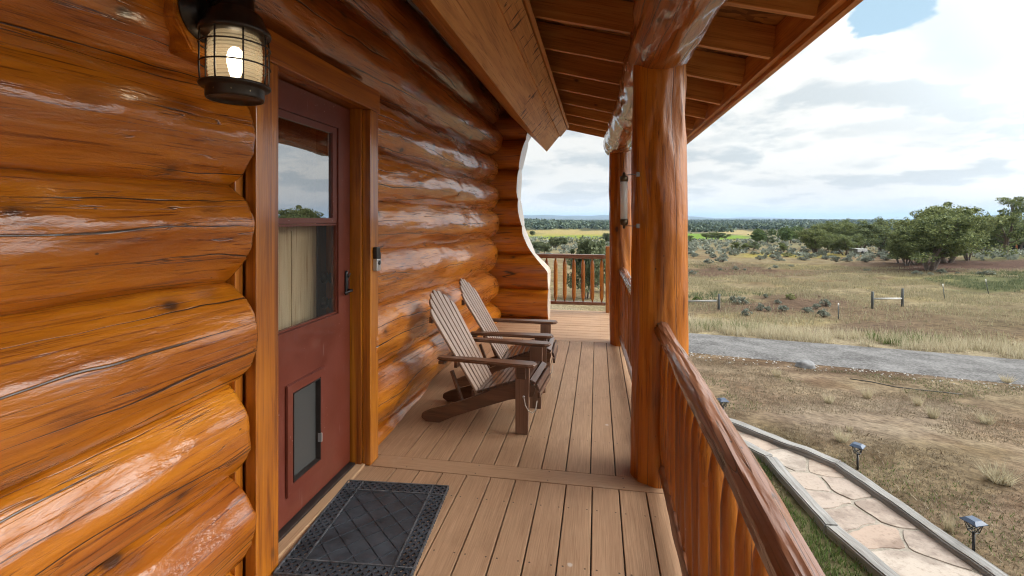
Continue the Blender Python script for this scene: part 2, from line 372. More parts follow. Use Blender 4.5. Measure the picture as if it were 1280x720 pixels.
def leaf_mat(name, a, bcol, trans=.25, vs=1.3):
    m, nt = new_mat(name); b = nt.bsdf
    geo = nt.new('ShaderNodeNewGeometry'); oi = nt.new('ShaderNodeObjectInfo')
    f = nt.math('ADD', nt.math('MULTIPLY', nt.noise(nt.coords(), vs, 3, .6), .62), nt.math('MULTIPLY', geo.outputs['Random Per Island'], .42))
    col = nt.ramp(f, [(.32, a), (.68, bcol)])
    col = nt.mix(nt.math('MULTIPLY', oi.outputs['Random'], .35), col, nt.mix(1, col, (.75,.85,.9), 'MULTIPLY'))
    nt.link(col, b.inputs['Base Color']); b.inputs['Roughness'].default_value = .75
    b.inputs['Specular IOR Level'].default_value = .2
    tl = nt.new('ShaderNodeBsdfTranslucent'); nt.link(col, tl.inputs[0])
    ms = nt.new('ShaderNodeMixShader'); ms.inputs[0].default_value = trans
    nt.link(b.outputs[0], ms.inputs[1]); nt.link(tl.outputs[0], ms.inputs[2]); nt.link(ms.outputs[0], nt.out.inputs[0])
    return m
M['juniper'] = leaf_mat('juniper_foliage', (.060,.082,.034), (.27,.30,.12))
M['pinyon'] = leaf_mat('pinyon_foliage', (.056,.078,.042), (.23,.265,.125))
M['light_tree'] = leaf_mat('pale_green_foliage', (.08,.12,.045), (.17,.23,.08))
M['scrub'] = leaf_mat('grey_green_scrub', (.085,.105,.055), (.19,.21,.11))
M['sage'] = leaf_mat('sagebrush_foliage', (.12,.135,.105), (.30,.32,.26))
M['rabbit'] = leaf_mat('yellow_green_brush', (.14,.15,.06), (.30,.30,.13))
M['weed'] = leaf_mat('green_weeds', (.06,.10,.025), (.15,.20,.06))
M['gold'] = leaf_mat('golden_dry_grass', (.38,.315,.205), (.60,.52,.37), .35, .5)
M['tan'] = leaf_mat('tan_field_grass', (.23,.195,.115), (.41,.355,.22), .3, .12)
M['litter'] = leaf_mat('dead_grass_litter', (.15,.11,.07), (.32,.26,.18), .2, .6)
M['bark'] = plain('grey_brown_bark', (.13,.10,.08), .95, 0, .4, 9, .8)
M['opal'] = leaf_mat('opal_scale', (.84,.85,.84), (.88,.89,.88), .55)
M['farwood'] = leaf_mat('far_wood_foliage', (.062,.092,.064), (.14,.175,.11), .1, .004)

# ------------------------------------------------------------------ mesh helpers
def link(o, parent=None):
    COL.objects.link(o)
    if parent is not None: o.parent = parent
    return o
def mesh_obj(name, me, mat=None, parent=None, loc=(0,0,0), rot=(0,0,0)):
    o = bpy.data.objects.new(name, me); o.location = loc; o.rotation_euler = rot
    if mat is not None and not me.materials: me.materials.append(mat)
    return link(o, parent)
def raw(name, verts, faces, mat=None, parent=None, smooth=False, loc=(0,0,0), rot=(0,0,0)):
    me = bpy.data.meshes.new(name); me.from_pydata([tuple(v) for v in verts], [], faces); me.update()
    if smooth: me.polygons.foreach_set('use_smooth', [True]*len(me.polygons))
    return mesh_obj(name, me, mat, parent, loc, rot)
def from_bm(name, bm, mat=None, parent=None, smooth=False, loc=(0,0,0), rot=(0,0,0)):
    me = bpy.data.meshes.new(name); bm.to_mesh(me); bm.free()
    if smooth: me.polygons.foreach_set('use_smooth', [True]*len(me.polygons))
    return mesh_obj(name, me, mat, parent, loc, rot)
def quads_mesh(name, V, k, mat):
    """V: (n*k,3) vertices, faces of k consecutive vertices, built fast"""
    me = bpy.data.meshes.new(name); n = len(V)//k
    me.vertices.add(len(V)); me.vertices.foreach_set('co', np.asarray(V, np.float32).ravel())
    me.loops.add(n*k); me.loops.foreach_set('vertex_index', np.arange(n*k, dtype=np.int32))
    me.polygons.add(n); me.polygons.foreach_set('loop_start', np.arange(0, n*k, k, dtype=np.int32))
    me.update(calc_edges=True); me.materials.append(mat); return me
def thing(name, label, cat, loc=(0,0,0), rz=0, group=None):
    o = bpy.data.objects.new(name, None); o.empty_display_size = .1
    o.location = loc; o.rotation_euler = (0,0,rz); link(o); return tag(o, label, cat, group)
def tag(o, label=None, cat=None, group=None, kind=None):
    if label: o['label'] = label
    if cat: o['category'] = cat
    if group: o['group'] = group
    if kind: o['kind'] = kind
    return o
def box(name, lo, hi, mat, parent=None, bev=.003, loc_center=True, jit=0.0):
    """bevelled box between two corners, origin at its centre"""
    c = [(a+b)/2 for a, b in zip(lo, hi)]; s = [abs(b-a) for a, b in zip(lo, hi)]
    bm = bmesh.new(); bmesh.ops.create_cube(bm, size=1)
    bmesh.ops.scale(bm, vec=s, verts=bm.verts)
    if bev: bmesh.ops.bevel(bm, geom=bm.edges[:], offset=min(bev, min(s)*.3), segments=2, affect='EDGES', profile=.6)
    return from_bm(name, bm, mat, parent, loc=c)
def beam_box(name, p, q, w, h, mat, parent=None, up=(0,0,1), bev=.003, off=(0,0)):
    """box whose long axis runs p->q (local z); w across, h along up"""
    p, q = Vector(p), Vector(q); z = (q-p); L = z.length; z.normalize()
    x = z.cross(Vector(up)).normalized()*-1; y = z.cross(x).normalized()
    bm = bmesh.new(); bmesh.ops.create_cube(bm, size=1); bmesh.ops.scale(bm, vec=(w, h, L), verts=bm.verts)
    if bev: bmesh.ops.bevel(bm, geom=bm.edges[:], offset=min(bev, min(w, h)*.3), segments=2, affect='EDGES', profile=.6)
    bmesh.ops.translate(bm, vec=(off[0], off[1], 0), verts=bm.verts)
    o = from_bm(name, bm, mat, parent)
    o.matrix_local = Matrix.Translation((p+q)/2) @ Matrix((x, y, z)).transposed().to_4x4()
    return o
def lathe(name, prof, mat, parent=None, n=32, loc=(0,0,0), rot=(0,0,0), smooth=True):
    V, F = [], []
    for (r, z) in prof:
        for k in range(n):
            a = 2*math.pi*k/n; V.append((r*math.cos(a), r*math.sin(a), z))
    for i in range(len(prof)-1):
        for k in range(n):
            F.append((i*n+k, i*n+(k+1)%n, (i+1)*n+(k+1)%n, (i+1)*n+k))
    if prof[0][0] > 1e-5: F.append(tuple(range(n-1, -1, -1)))
    if prof[-1][0] > 1e-5: F.append(tuple(range((len(prof)-1)*n, len(prof)*n)))
    o = raw(name, V, F, mat, parent, False, loc, rot)
    if smooth: o.data.shade_auto(rad(40)) if hasattr(o.data, 'shade_auto') else o.data.polygons.foreach_set('use_smooth', [True]*len(o.data.polygons))
    return o
def tube_geo(pts, radii, n=10, caps=True):
    V, F = [], []
    pts = [Vector(p) for p in pts]
    prev = None
    for i, p in enumerate(pts):
        d = (pts[min(i+1, len(pts)-1)]-pts[max(i-1, 0)]).normalized()
        if prev is None:
            u = d.orthogonal().normalized()
        else:
            u = (prev-d*prev.dot(d)).normalized()
        prev = u; w = d.cross(u)
        for k in range(n):
            a = 2*math.pi*k/n
            V.append(p+(u*math.cos(a)+w*math.sin(a))*radii[i])
    for i in range(len(pts)-1):
        for k in range(n):
            F.append((i*n+k, i*n+(k+1)%n, (i+1)*n+(k+1)%n, (i+1)*n+k))
    if caps:
        F.append(tuple(range(n-1, -1, -1))); F.append(tuple(range((len(pts)-1)*n, len(pts)*n)))
    return V, F
def tube(name, pts, r, mat, parent=None, n=10, smooth=True, loc=(0,0,0), rot=(0,0,0)):
    radii = r if hasattr(r, '__len__') else [r]*len(pts)
    V, F = tube_geo(pts, radii, n)
    return raw(name, V, F, mat, parent, smooth, loc, rot)
def merge_geo(parts):
    V, F = [], []
    for v, f in parts:
        o = len(V); V += list(v); F += [tuple(i+o for i in q) for q in f]
    return V, F
def smooth_flat_ends(o, ang=45):
    try:
        o.data.polygons.foreach_set('use_smooth', [True]*len(o.data.polygons)); o.data.set_sharp_from_angle(angle=rad(ang))
    except Exception: pass
    return o
def log_geo(L, r0, r1, seed, nl, na, lump=.014, bend=.006, facet=.006, endround=.03, flats=0, flat_d=.955, stroke=1.0):
    """hand-peeled log along +z, 0..L, with swellings, flats and eased ends"""
    V, F = [], []
    off = Vector((seed*7.31, seed*3.17, seed*1.93))
    zs = [0, endround*.15, endround*.5, endround*1.1] + [endround*1.1+(L-2.2*endround)*i/nl for i in range(1, nl)] + [L-endround*1.1, L-endround*.5, L-endround*.15, L]
    er = [.82, .93, .985, 1] + [1]*(nl-1) + [1, .985, .93, .82]
    if endround <= 0.002: er = [1]*len(zs)
    for z, e in zip(zs, er):
        bx = bend*mn.noise(Vector((z*.45, seed*5.1, 0)))*2; by = bend*mn.noise(Vector((z*.45, seed*5.1, 9)))*2
        PL_ = [(2*math.pi*i/flats+1.1*mn.noise(Vector((z*1.1*stroke, i*3.3, seed))), flat_d+.09*mn.noise(Vector((z*2.2*stroke, i*5.7, seed+4)))) for i in range(flats)]
        for k in range(na):
            a = 2*math.pi*k/na; ca, sa = math.cos(a), math.sin(a)
            r = lerp(r0, r1, z/L)
            for ph, dd in PL_:
                c_ = math.cos(a-ph)
                if c_ > .3: r = min(r, lerp(r0, r1, z/L)*dd/c_)
            r += lump*mn.noise(Vector((ca*.9, sa*.9, z*1.5))+off)
            r += facet*mn.noise(Vector((ca*3.2, sa*3.2, z*2.6*stroke))+off*1.7)
            r += facet*.5*mn.noise(Vector((ca*8, sa*8, z*7*stroke))+off*.7)
            r *= e
            V.append((bx+r*ca, by+r*sa, z))
    n = len(zs)
    for i in range(n-1):
        for k in range(na):
            F.append((i*na+k, i*na+(k+1)%na, (i+1)*na+(k+1)%na, (i+1)*na+k))
    F.append(tuple(range(na-1, -1, -1))); F.append(tuple(range((n-1)*na, n*na)))
    return V, F
def log(name, p, q, r0, r1, seed, mat, parent=None, nl=60, na=48, sharp=50, **kw):
    p, q = Vector(p), Vector(q); z = q-p; L = z.length; z.normalize()
    V, F = log_geo(L, r0, r1, seed, nl, na, **kw)
    o = raw(name, V, F, mat, parent, True)
    x = z.orthogonal().normalized() if abs(z.z) < .9 else Vector((1,0,0))
    x = (x-z*x.dot(z)).normalized()
    o.matrix_local = Matrix.Translation(p) @ Matrix((x, z.cross(x), z)).transposed().to_4x4()
    return smooth_flat_ends(o, sharp)

def anchor(t, loc):
    """move a thing's empty to its base, keeping the parts where they are"""
    loc = Vector(loc)
    for ch in t.children: ch.location = ch.location-loc
    t.location = loc; return t

# ================================================================== LOG WALL
wall = thing('log_wall', 'glossy honey orange wall of stacked round logs with the door opening in it', 'wall')
# courses left of the door: z of the joints at the near end and at the door
left_j = [(-.30,-.28),(.08,.11),(.44,.452),(.797,.795),(1.207,1.174),(1.547,1.561),(1.86,1.92),(2.16,2.24)]
fronts_l = [-1.262,-1.255,-1.272,-1.238,-1.268,-1.262,-1.268]
for i in range(len(left_j)-1):
    (a0, a1), (b0, b1) = left_j[i], left_j[i+1]
    yb, ye = -1.4, 1.622
    def at(zz, y): return lerp(zz[0], zz[1], (y-.83)/.77)
    zb = (at((a0,a1), yb*.3)+at((b0,b1), yb*.3))/2; ze = (a1+b1)/2
    rb = (at((b0,b1), 0)-at((a0,a1), 0))/2*1.13; re_ = (b1-a1)/2*1.13
    log('log', (fronts_l[i]-rb, yb, zb), (fronts_l[i]-re_, ye, ze), rb, re_, 11+i, M['log'], wall, nl=150, na=84, lump=.016, facet=.009, endround=.022)
right_j = [(-.35,-.42),(.09,-.12),(.482,.24),(.887,.65),(1.233,1.16),(1.54,1.535),(1.839,1.90),(2.195,2.28)]
for i in range(len(right_j)-1):
    (a0, a1), (b0, b1) = right_j[i], right_j[i+1]
    r0 = (b0-a0)/2*1.13; r1 = (b1-a1)/2*1.13
    f0, f1 = -1.30+.012*((i*37)%3-1), -1.345+.015*((i*53)%3-1)
    log('log', (f0-r0, 2.66, (a0+b0)/2), (f1-r1, 6.62, (a1+b1)/2), r0, r1, 31+i, M['log'], wall, nl=130, na=64, lump=.02, facet=.009, endround=.02)
top_j = [(2.17,2.29),(2.56,2.72),(2.95,3.12),(3.32,3.5)]
for i in range(3):
    (a0, a1), (b0, b1) = top_j[i], top_j[i+1]
    r0 = (b0-a0)/2*1.12; r1 = (b1-a1)/2*1.12
    fr = (-1.235, -1.26, -1.28)[i]
    log('log', (fr-r0, -1.4, (a0+b0)/2-.05), (fr-.06-r1, 6.62, (a1+b1)/2), r0, r1, 51+i, M['log_end'], wall, nl=200, na=64, lump=.02, facet=.01, endround=.02)
# wedge fillers closing the log ends beside the door buck
box('end_filler', (-1.60,1.612,-.1), (-1.345,1.652,2.17), M['trim_z'], wall)
# block the lantern sits on
bm = bmesh.new()
pts = [(1.235,2.03),(1.235,2.23),(1.46,2.23),(1.46,1.945),(1.30,1.945)]
vs = [bm.verts.new((0,y,z)) for y, z in pts]; f = bm.faces.new(vs)
ex = bmesh.ops.extrude_face_region(bm, geom=[f]); bmesh.ops.translate(bm, vec=(-.14,0,0), verts=[v for v in ex['geom'] if isinstance(v, bmesh.types.BMVert)])
bmesh.ops.recalc_face_normals(bm, faces=bm.faces[:]); bmesh.ops.bevel(bm, geom=bm.edges[:], offset=.006, segments=2, affect='EDGES')
from_bm('mounting_block', bm, M['trim_y'], wall, loc=(-1.232,0,0))
anchor(wall, (-1.45, 2.6, -.3))

# wall that runs out from the house, ends sawn to a curve
but = thing('log_buttress', 'short cross wall of log ends sawn to a sweeping curve, behind the two chairs', 'buttress')
CURVE = [(-.4,-.672),(.69,-.672),(.72,-.70),(.916,-.883),(1.05,-.955),(1.20,-1.019),(1.517,-1.081),(1.78,-1.106),(2.1,-1.085),(2.32,-1.04),(2.5,-.99),(2.62,-.95),(2.9,-.90)]
def curve_x(z):
    for (z0, x0), (z1, x1) in zip(CURVE, CURVE[1:]):
        if z <= z1: return lerp(x0, x1, max(0, (z-z0)/(z1-z0)))
    return CURVE[-1][1]
bj = [-.33,.03,.43,.916,1.31,1.681,2.108,2.52,2.90,3.28,3.62]
for i in range(len(bj)-1):
    a, b = bj[i], bj[i+1]; R = (b-a)/2*1.1; zc = (a+b)/2; x0 = -1.75
    V, F = [], []
    na, nx = 56, 34; off = Vector((i*4.3, 2.2, 7))
    for j in range(nx+1):
        t = j/nx
        for k in range(na):
            an = 2*math.pi*k/na; cy, cz = math.cos(an), math.sin(an)
            # squarish oval so the courses sit flat on one another
            rr = R*(1+.010*mn.noise(Vector((t*4, cy*2, cz*2))+off)*2)
            yy = .5*(abs(cy)**.8)*(1 if cy > 0 else -1)*.43; zz = rr*(abs(cz)**.9)*(1 if cz > 0 else -1)
            zz = max(min(zz, (b-a)/2+.004), -(b-a)/2-.004)
            xe = curve_x(zc+zz)
            V.append((lerp(x0, xe, t), 6.80+yy+.008*mn.noise(Vector((t*2.2, cz*1.5, i*3))), zc+zz))
    for j in range(nx):
        for k in range(na):
            F.append((j*na+k, j*na+(k+1)%na, (j+1)*na+(k+1)%na, (j+1)*na+k))
    F.append(tuple(range(na-1, -1, -1)))
    nF = len(F); F.append(tuple(range(nx*na, (nx+1)*na)))
    me = bpy.data.meshes.new('log'); me.from_pydata(V, [], F); me.materials.append(M['log_x']if 'log_x' in M else log_mat('varnished_log_cross', HONEY, axis='x', wr=.7, coat=.7)); me.materials.append(M['cut'])
    if 'log_x' not in M: M['log_x'] = me.materials[0]
    me.polygons[nF].material_index = 1; me.update()
    o = mesh_obj('log', me, None, but); smooth_flat_ends(o, 40)
anchor(but, (-1.2, 6.8, -.33))

# ================================================================== DOOR
df = thing('door_frame', 'varnished orange timber casing around the burgundy door', 'door frame')
box('side_casing', (-1.335,1.652,-.05), (-1.288,1.785,2.052), M['trim_z'], df, .004)
box('side_casing', (-1.335,2.598,.0), (-1.288,2.70,2.052), M['trim_z'], df, .004)
box('head_casing', (-1.335,1.63,2.055), (-1.285,2.715,2.18), M['trim_y'], df, .004)
box('side_jamb', (-1.62,1.69,-.04), (-1.338,1.775,2.12), M['trim_z'], df, .003)
box('side_jamb', (-1.62,2.582,-.02), (-1.338,2.655,2.12), M['trim_z'], df, .003)
box('head_jamb', (-1.62,1.778,2.056), (-1.338,2.579,2.14), M['trim_y'], df, .003)
box('door_stop', (-1.43,2.572,.02), (-1.413,2.582,2.05), M['black'], df, .001)
box('sill', (-1.46,1.778,-.01), (-1.372,2.579,.022), M['dark_metal'], df, .003)
box('threshold_strip', (-1.371,1.787,-.012), (-1.318,2.596,.012), M['stripwood'], df, .003)
anchor(df, (-1.34, 2.18, 0))

sd = thing('storm_door', 'burgundy storm door with glass above, a screen below and a small pet flap', 'door')
def frame_panel(name, y0, y1, z0, z1, holes, x0, x1, mat, parent, bev=.002):
    """slab in the y-z plane with rectangular holes"""
    ys = sorted({y0, y1, *[h[0] for h in holes], *[h[1] for h in holes]}); zs = sorted({z0, z1, *[h[2] for h in holes], *[h[3] for h in holes]})
    bm = bmesh.new(); g = {}
    for y in ys:
        for z in zs: g[(y, z)] = bm.verts.new((0, y, z))
    fs = []
    for a, b in zip(ys, ys[1:]):
        for c, d in zip(zs, zs[1:]):
            my, mz = (a+b)/2, (c+d)/2
            if any(h[0] < my < h[1] and h[2] < mz < h[3] for h in holes): continue
            fs.append(bm.faces.new((g[(a,c)], g[(b,c)], g[(b,d)], g[(a,d)])))
    bmesh.ops.delete(bm, geom=[v for v in bm.verts if not v.link_faces], context='VERTS')
    ex = bmesh.ops.extrude_face_region(bm, geom=fs)
    bmesh.ops.translate(bm, vec=(x0-x1, 0, 0), verts=[v for v in ex['geom'] if isinstance(v, bmesh.types.BMVert)])
    bmesh.ops.recalc_face_normals(bm, faces=bm.faces[:])
    bmesh.ops.dissolve_limit(bm, angle_limit=.01, verts=bm.verts[:], edges=bm.edges[:])
    ed = [e for e in bm.edges if len(e.link_faces) == 2 and e.calc_face_angle() > .5]
    if bev: bmesh.ops.bevel(bm, geom=ed, offset=bev, segments=2, affect='EDGES')
    return from_bm(name, bm, mat, parent, loc=(x1, 0, 0))
GY0, GY1 = 1.845, 2.445
slab = frame_panel('door_panel', 1.782, 2.570, .03, 2.05, [(GY0,GY1,.905,1.92),(2.03,2.252,.20,.615)], -1.443, -1.40, M['burgundy'], sd)
frame_panel('glass_frame', GY0+.001, GY1-.001, 1.40, 1.919, [(GY0+.045,GY1-.045,1.428,1.885)], -1.43, -1.408, M['burgundy'], sd, .002)
box('glass_pane', (-1.424,GY0+.04,1.42), (-1.420,GY1-.04,1.89), M['glass'], sd, 0)
frame_panel('screen_frame', GY0+.001, GY1-.001, .906, 1.398, [(GY0+.010,GY1-.010,.916,1.388)], -1.43, -1.41, M['burgundy'], sd, .001)
box('screen', (-1.424,GY0+.008,.914), (-1.4225,GY1-.008,1.39), M['screen'], sd, 0)
pf = frame_panel('pet_flap', 1.985, 2.297, .148, .662, [(2.03,2.252,.20,.615)], -1.40, -1.388, M['burgundy'], sd, .004)
fr2 = frame_panel('flap_rim', 2.0305, 2.2515, .2005, .6145, [(2.0345,2.2475,.2045,.6105)], -1.43, -1.386, M['dark_metal'], pf, .001)
fr2.location = fr2.location-pf.location
o = box('flap_sheet', (-1.416,2.036,.206), (-1.412,2.246,.608), M['flap'], pf, .001); o.location = o.location-pf.location
o = box('latch', (-1.40,2.246,.29), (-1.379,2.256,.335), M['silver'], pf, .002); o.location = o.location-pf.location
hb = lathe('door_handle', [(.0001,0),(.011,.002),(.013,.02),(.013,.12),(.011,.138),(.0001,.14)], M['black'], sd, 16, (-1.394,2.521,.992))
hb.scale = (.75, 1, 1)
tube('lever', [(0,0,.03),(.045,.0,.03),(.055,-.012,.03),(.055,-.09,.028)], [.007,.007,.007,.0055], M['black'], hb)
tube('thumb_latch', [(.0,0,.10),(.02,0,.105),(.03,0,.125)], [.006,.006,.004], M['black'], hb)
anchor(sd, (-1.42, 2.57, .03))

inn = thing('inner_door', 'pale pine door with two dark knobs, seen through the screen of the burgundy door', 'door')
box('door_panel', (-1.60,1.70,.0), (-1.56,2.49,2.10), M['pine'], inn)
box('shaded_door_edge', (-1.60,2.492,.0), (-1.556,2.70,2.10), M['shade_wood'], inn)  # jamb side of the inner door, its shade put into the colour
box('molding', (-1.561,2.26,.25), (-1.553,2.268,1.36), M['pine'], inn, .002)
for z in (1.082, .938):
    lathe('knob', [(.0001,0),(.034,.0),(.034,.012),(.014,.02),(.014,.035),(.03,.045),(.032,.062),(.02,.074),(.0001,.076)], M['black'], inn, 24, (-1.556,2.555,z), (0, rad(90), 0))
anchor(inn, (-1.58, 2.1, 0))
# room behind
rm = tag(raw('room_behind_door', *merge_geo([([(-3.2,1.3,-.02),(-3.2,3.0,-.02),(-3.2,3.0,2.4),(-3.2,1.3,2.4)], [(0,1,2,3)]),
     ([(-3.2,1.3,-.02),(-1.62,1.3,-.02),(-1.62,3.0,-.02),(-3.2,3.0,-.02)], [(0,1,2,3)]),
     ([(-3.2,1.3,2.4),(-1.62,1.3,2.4),(-1.62,3.0,2.4),(-3.2,3.0,2.4)], [(0,1,2,3)]),
     ([(-3.2,1.3,-.02),(-1.62,1.3,-.02),(-1.62,1.3,2.4),(-3.2,1.3,2.4)], [(0,1,2,3)]),
     ([(-3.2,3.0,-.02),(-1.62,3.0,-.02),(-1.62,3.0,2.4),(-3.2,3.0,2.4)], [(0,1,2,3)])]), M['shade_wood']), kind='structure')

# doorbell
db = thing('doorbell', 'small black and silver doorbell screwed to the door casing', 'doorbell')
box('cover', (-1.288,2.628,1.19), (-1.262,2.676,1.258), M['black'], db, .006)
box('face_plate', (-1.288,2.628,1.118), (-1.260,2.676,1.1885), M['silver'], db, .006)
lathe('button', [(.0001,0),(.012,0),(.013,.003),(.0001,.004)], M['black'], db, 20, (-1.260,2.652,1.165), (0, rad(90), 0))
box('side_bracket', (-1.288,2.677,1.155), (-1.268,2.694,1.225), M['black'], db, .003)
anchor(db, (-1.275, 2.652, 1.118))

# ================================================================== LANTERN
ln = thing('wall_lantern', 'lit black nautical lantern in a wire cage on the log wall beside the door', 'lamp')
LX, LY = -1.105, 1.325
lathe('back_plate', [(.0001,0),(.092,0),(.092,.006),(.078,.010),(.076,.018),(.066,.020),(.060,.028),(.048,.030),(.03,.036),(.0001,.038)], M['black_metal'], ln, 48, (-1.230,1.335,2.075), (0, rad(90), 0))
tube('arm', [(-1.20,1.335,2.085),(-1.165,1.332,2.12),(-1.13,1.327,2.13),(LX,LY,2.13)], .014, M['black_metal'], ln, 14)
cap = lathe('cap', [(.0001,2.262),(.02,2.26),(.03,2.24),(.055,2.225),(.062,2.20),(.060,2.19),(.058,2.188),(.058,2.105),(.065,2.095),(.082,2.085),(.096,2.056),(.109,2.038),(.112,2.028),(.109,2.021),(.075,2.019),(.0001,2.017)], M['black_metal'], ln, 48, (LX, LY, 0))
hole = []
for k in range(12):
    a = 2*math.pi*(k+.3)/12
    V = []; u = Vector((-math.sin(a), math.cos(a), 0)); c = Vector((math.cos(a), math.sin(a), 0))*.0586
    for j in range(10):
        b = 2*math.pi*j/10; V.append(c+u*.0065*math.cos(b)+Vector((0,0,2.145+.0105*math.sin(b))))
    hole.append((V, [tuple(range(10))]))
raw('vent_holes', *merge_geo(hole), M['dark'], cap)
prof = [(.070,1.868)]
nrib = 13
for k in range(nrib*4+1):
    z = 1.872+(2.018-1.872)*k/(nrib*4); e = math.sin((z-1.872)/(2.018-1.872)*math.pi)
    prof.append((.071+.012*e**.35+.0028*math.cos(k/4*2*math.pi), z))
prof.append((.068,2.022))
V, F = [], []
n = 56
for (r, z) in prof:
    for k in range(n): V.append((r*math.cos(2*math.pi*k/n), r*math.sin(2*math.pi*k/n), z))
for i in range(len(prof)-1):
    for k in range(n): F.append((i*n+k, i*n+(k+1)%n, (i+1)*n+(k+1)%n, (i+1)*n+k))
raw('glass_globe', V, F, M['globe'], ln, True, (LX, LY, 0))
lathe('bulb', [(.0001,1.985),(.012,1.984),(.021,1.975),(.026,1.957),(.026,1.935),(.02,1.908),(.014,1.895),(.013,1.876)], M['bulb'], ln, 24, (LX, LY, 0))
bars = []
for k in range(8):
    a = 2*math.pi*(k+.15)/8; c = Vector((math.cos(a), math.sin(a), 0))
    bars.append(tube_geo([c*.104+Vector((0,0,1.865)), c*.107+Vector((0,0,1.9)), c*.107+Vector((0,0,2.0)), c*.104+Vector((0,0,2.036))], [.0028]*4, 8))
for z in (1.925, 1.984):
    ring = [Vector((.108*math.cos(2*math.pi*k/48), .108*math.sin(2*math.pi*k/48), z)) for k in range(49)]
    bars.append(tube_geo(ring, [.0026]*49, 8))
raw('wire_cage', *merge_geo(bars), M['black_metal'], ln, True, (LX, LY, 0))
lathe('base_cup', [(.0001,1.829),(.083,1.829),(.0835,1.823),(.088,1.822),(.0905,1.829),(.0905,1.853),(.094,1.857),(.107,1.858),(.111,1.862),(.110,1.868),(.07,1.874),(.0001,1.874)], M['black_metal'], ln, 56, (LX, LY, 0))
hole = []
for k in range(10):
    a = 2*math.pi*(k+.4)/10; V = []; u = Vector((-math.sin(a), math.cos(a), 0)); c = Vector((math.cos(a), math.sin(a), 0))*.0912
    for j in range(8):
        b = 2*math.pi*j/8; V.append(c+u*.0028*math.cos(b)+Vector((0,0,1.840+.0028*math.sin(b))))
    hole.append((V, [tuple(range(8))]))
for hv, hf in hole: raw('rivet', hv, hf, M['brass'], ln, False, (LX, LY, 0))
for ch_ in ln.children:
    if ch_.name.split('.')[0] in ('cap','glass_globe','bulb','wire_cage','base_cup','rivet'): ch_.scale = (.9,.9,1); ch_.location.z -= .028
anchor(ln, (LX, LY, 1.79))

# ================================================================== DECK
deck = thing('porch_deck', 'porch floor of brown composite boards with dark gaps', 'deck')
P = .1377; BW = P-.0065
random.seed(4)
for k in range(-9, 4):
    xa = -.0277+k*P+.00325; xb = xa+BW
    if k == 3: xb = .415; 
    if xa < -1.335: xa = -1.335
    if k == -9: xa = -1.33
    for sec, (y0, y1, dx) in enumerate(((-2.2,2.598,0),(2.735,5.618,-.012))):
        a, b = xa+dx, xb+dx
        if k == 3: b = .415
        if sec == 1 and k == -9: a = -1.45
        o = box('deck_board', (a,y0,-.025), (b,y1,random.uniform(-.0012,.0012)), M['deck_y'], deck, .003)
for (y0, y1) in ((2.602,2.731),):
    box('deck_board', (-1.285,y0,-.025), (.415,y1,.0015), M['deck_x'], deck, .003)
y = 5.622
while y < 7.48:
    box('deck_board', (-1.5,y,-.025), (.43,min(y+BW,7.50),random.uniform(-.001,.001)), M['deck_x'], deck, .003); y += P
box('deck_board', (-1.345,2.735,-.027), (-1.28,2.60,-.003), M['deck_x'], deck, .002)
box('rim_board', (.42,-2.2,-.28), (.455,7.52,-.008), M['cedar_y'], deck)
box('rim_board', (-1.5,7.522,-.28), (.455,7.555,-.008), M['cedar_x'], deck)
box('joist_shadow_layer', (-1.6,-2.2,-.06), (.41,7.49,-.03), M['shade_wood'], deck, 0).name = 'gap_shade_sheet'  # dark sheet below the boards, standing in for shade in their gaps
for y in (-1.6, 1.0, 2.79, 5.6, 7.4):
    box('deck_pier', (.22,y-.09,-2.1), (.40,y+.09,-.065), M['trim_z'], deck)
anchor(deck, (-.45, 2.7, -.03))
fd = tag(box('foundation_wall', (-1.75,-2.2,-2.4), (-1.45,7.2,-.3), M['footing'], None, 0), kind='structure')

# ================================================================== DOORMAT
mat_ = thing('doormat', 'black rubber doormat with a diamond pattern and lattice border before the burgundy door', 'doormat', (-1.025,2.097,.002), rad(4.2))
W, L, B = .555, .69, .085
base = box('center_panel', (-W/2+B,-L/2+B,.0), (W/2-B,L/2-B,.007), M['rubber'], mat_, .001)
rid = []
def seg_clip(c, sl, x0, x1, y0, y1):
    pts = []
    for x in (x0, x1):
        y = sl*x+c
        if y0 <= y <= y1: pts.append((x, y))
    for y in (y0, y1):
        x = (y-c)/sl
        if x0 < x < x1: pts.append((x, y))
    return pts[:2] if len(pts) >= 2 else None
def bar_geo(p, q, w, z0, z1):
    p = Vector((*p, 0)); q = Vector((*q, 0)); d = (q-p).normalized(); s = Vector((-d.y, d.x, 0))*w/2
    b = [p-s, q-s, q+s, p+s]; V = [Vector((v.x, v.y, z0)) for v in b]+[Vector((v.x, v.y, z1)) for v in b]
    return V, [(3,2,1,0),(4,5,6,7),(0,1,5,4),(1,2,6,5),(2,3,7,6),(3,0,4,7)]
for sl in (1.05, -1.05):
    for k in range(-9, 10):
        s = seg_clip(k*.118+.02, sl, -W/2+B, W/2-B, -L/2+B, L/2-B)
        if s and (Vector(s[0])-Vector(s[1])).length > .02: rid.append(bar_geo(s[0], s[1], .0045, .005, .0095+(.0006 if sl > 0 else 0)))
raw('diamond_ridges', *merge_geo(rid), M['rubber'], mat_)
lat = []
for (x0, x1, y0, y1) in ((-W/2,-W/2+B,-L/2,L/2),(W/2-B,W/2,-L/2,L/2),(-W/2+B,W/2-B,-L/2,-L/2+B),(-W/2+B,W/2-B,L/2-B,L/2)):
    for sl in (1.0, -1.0):
        for k in range(-40, 41):
            s = seg_clip(k*.038+.01, sl, x0, x1, y0, y1)
            if s and (Vector(s[0])-Vector(s[1])).length > .012: lat.append(bar_geo(s[0], s[1], .011, .0, .0075+(.0007 if sl > 0 else 0)))
raw('lattice_border', *merge_geo(lat), M['rubber'], mat_)
rim = []
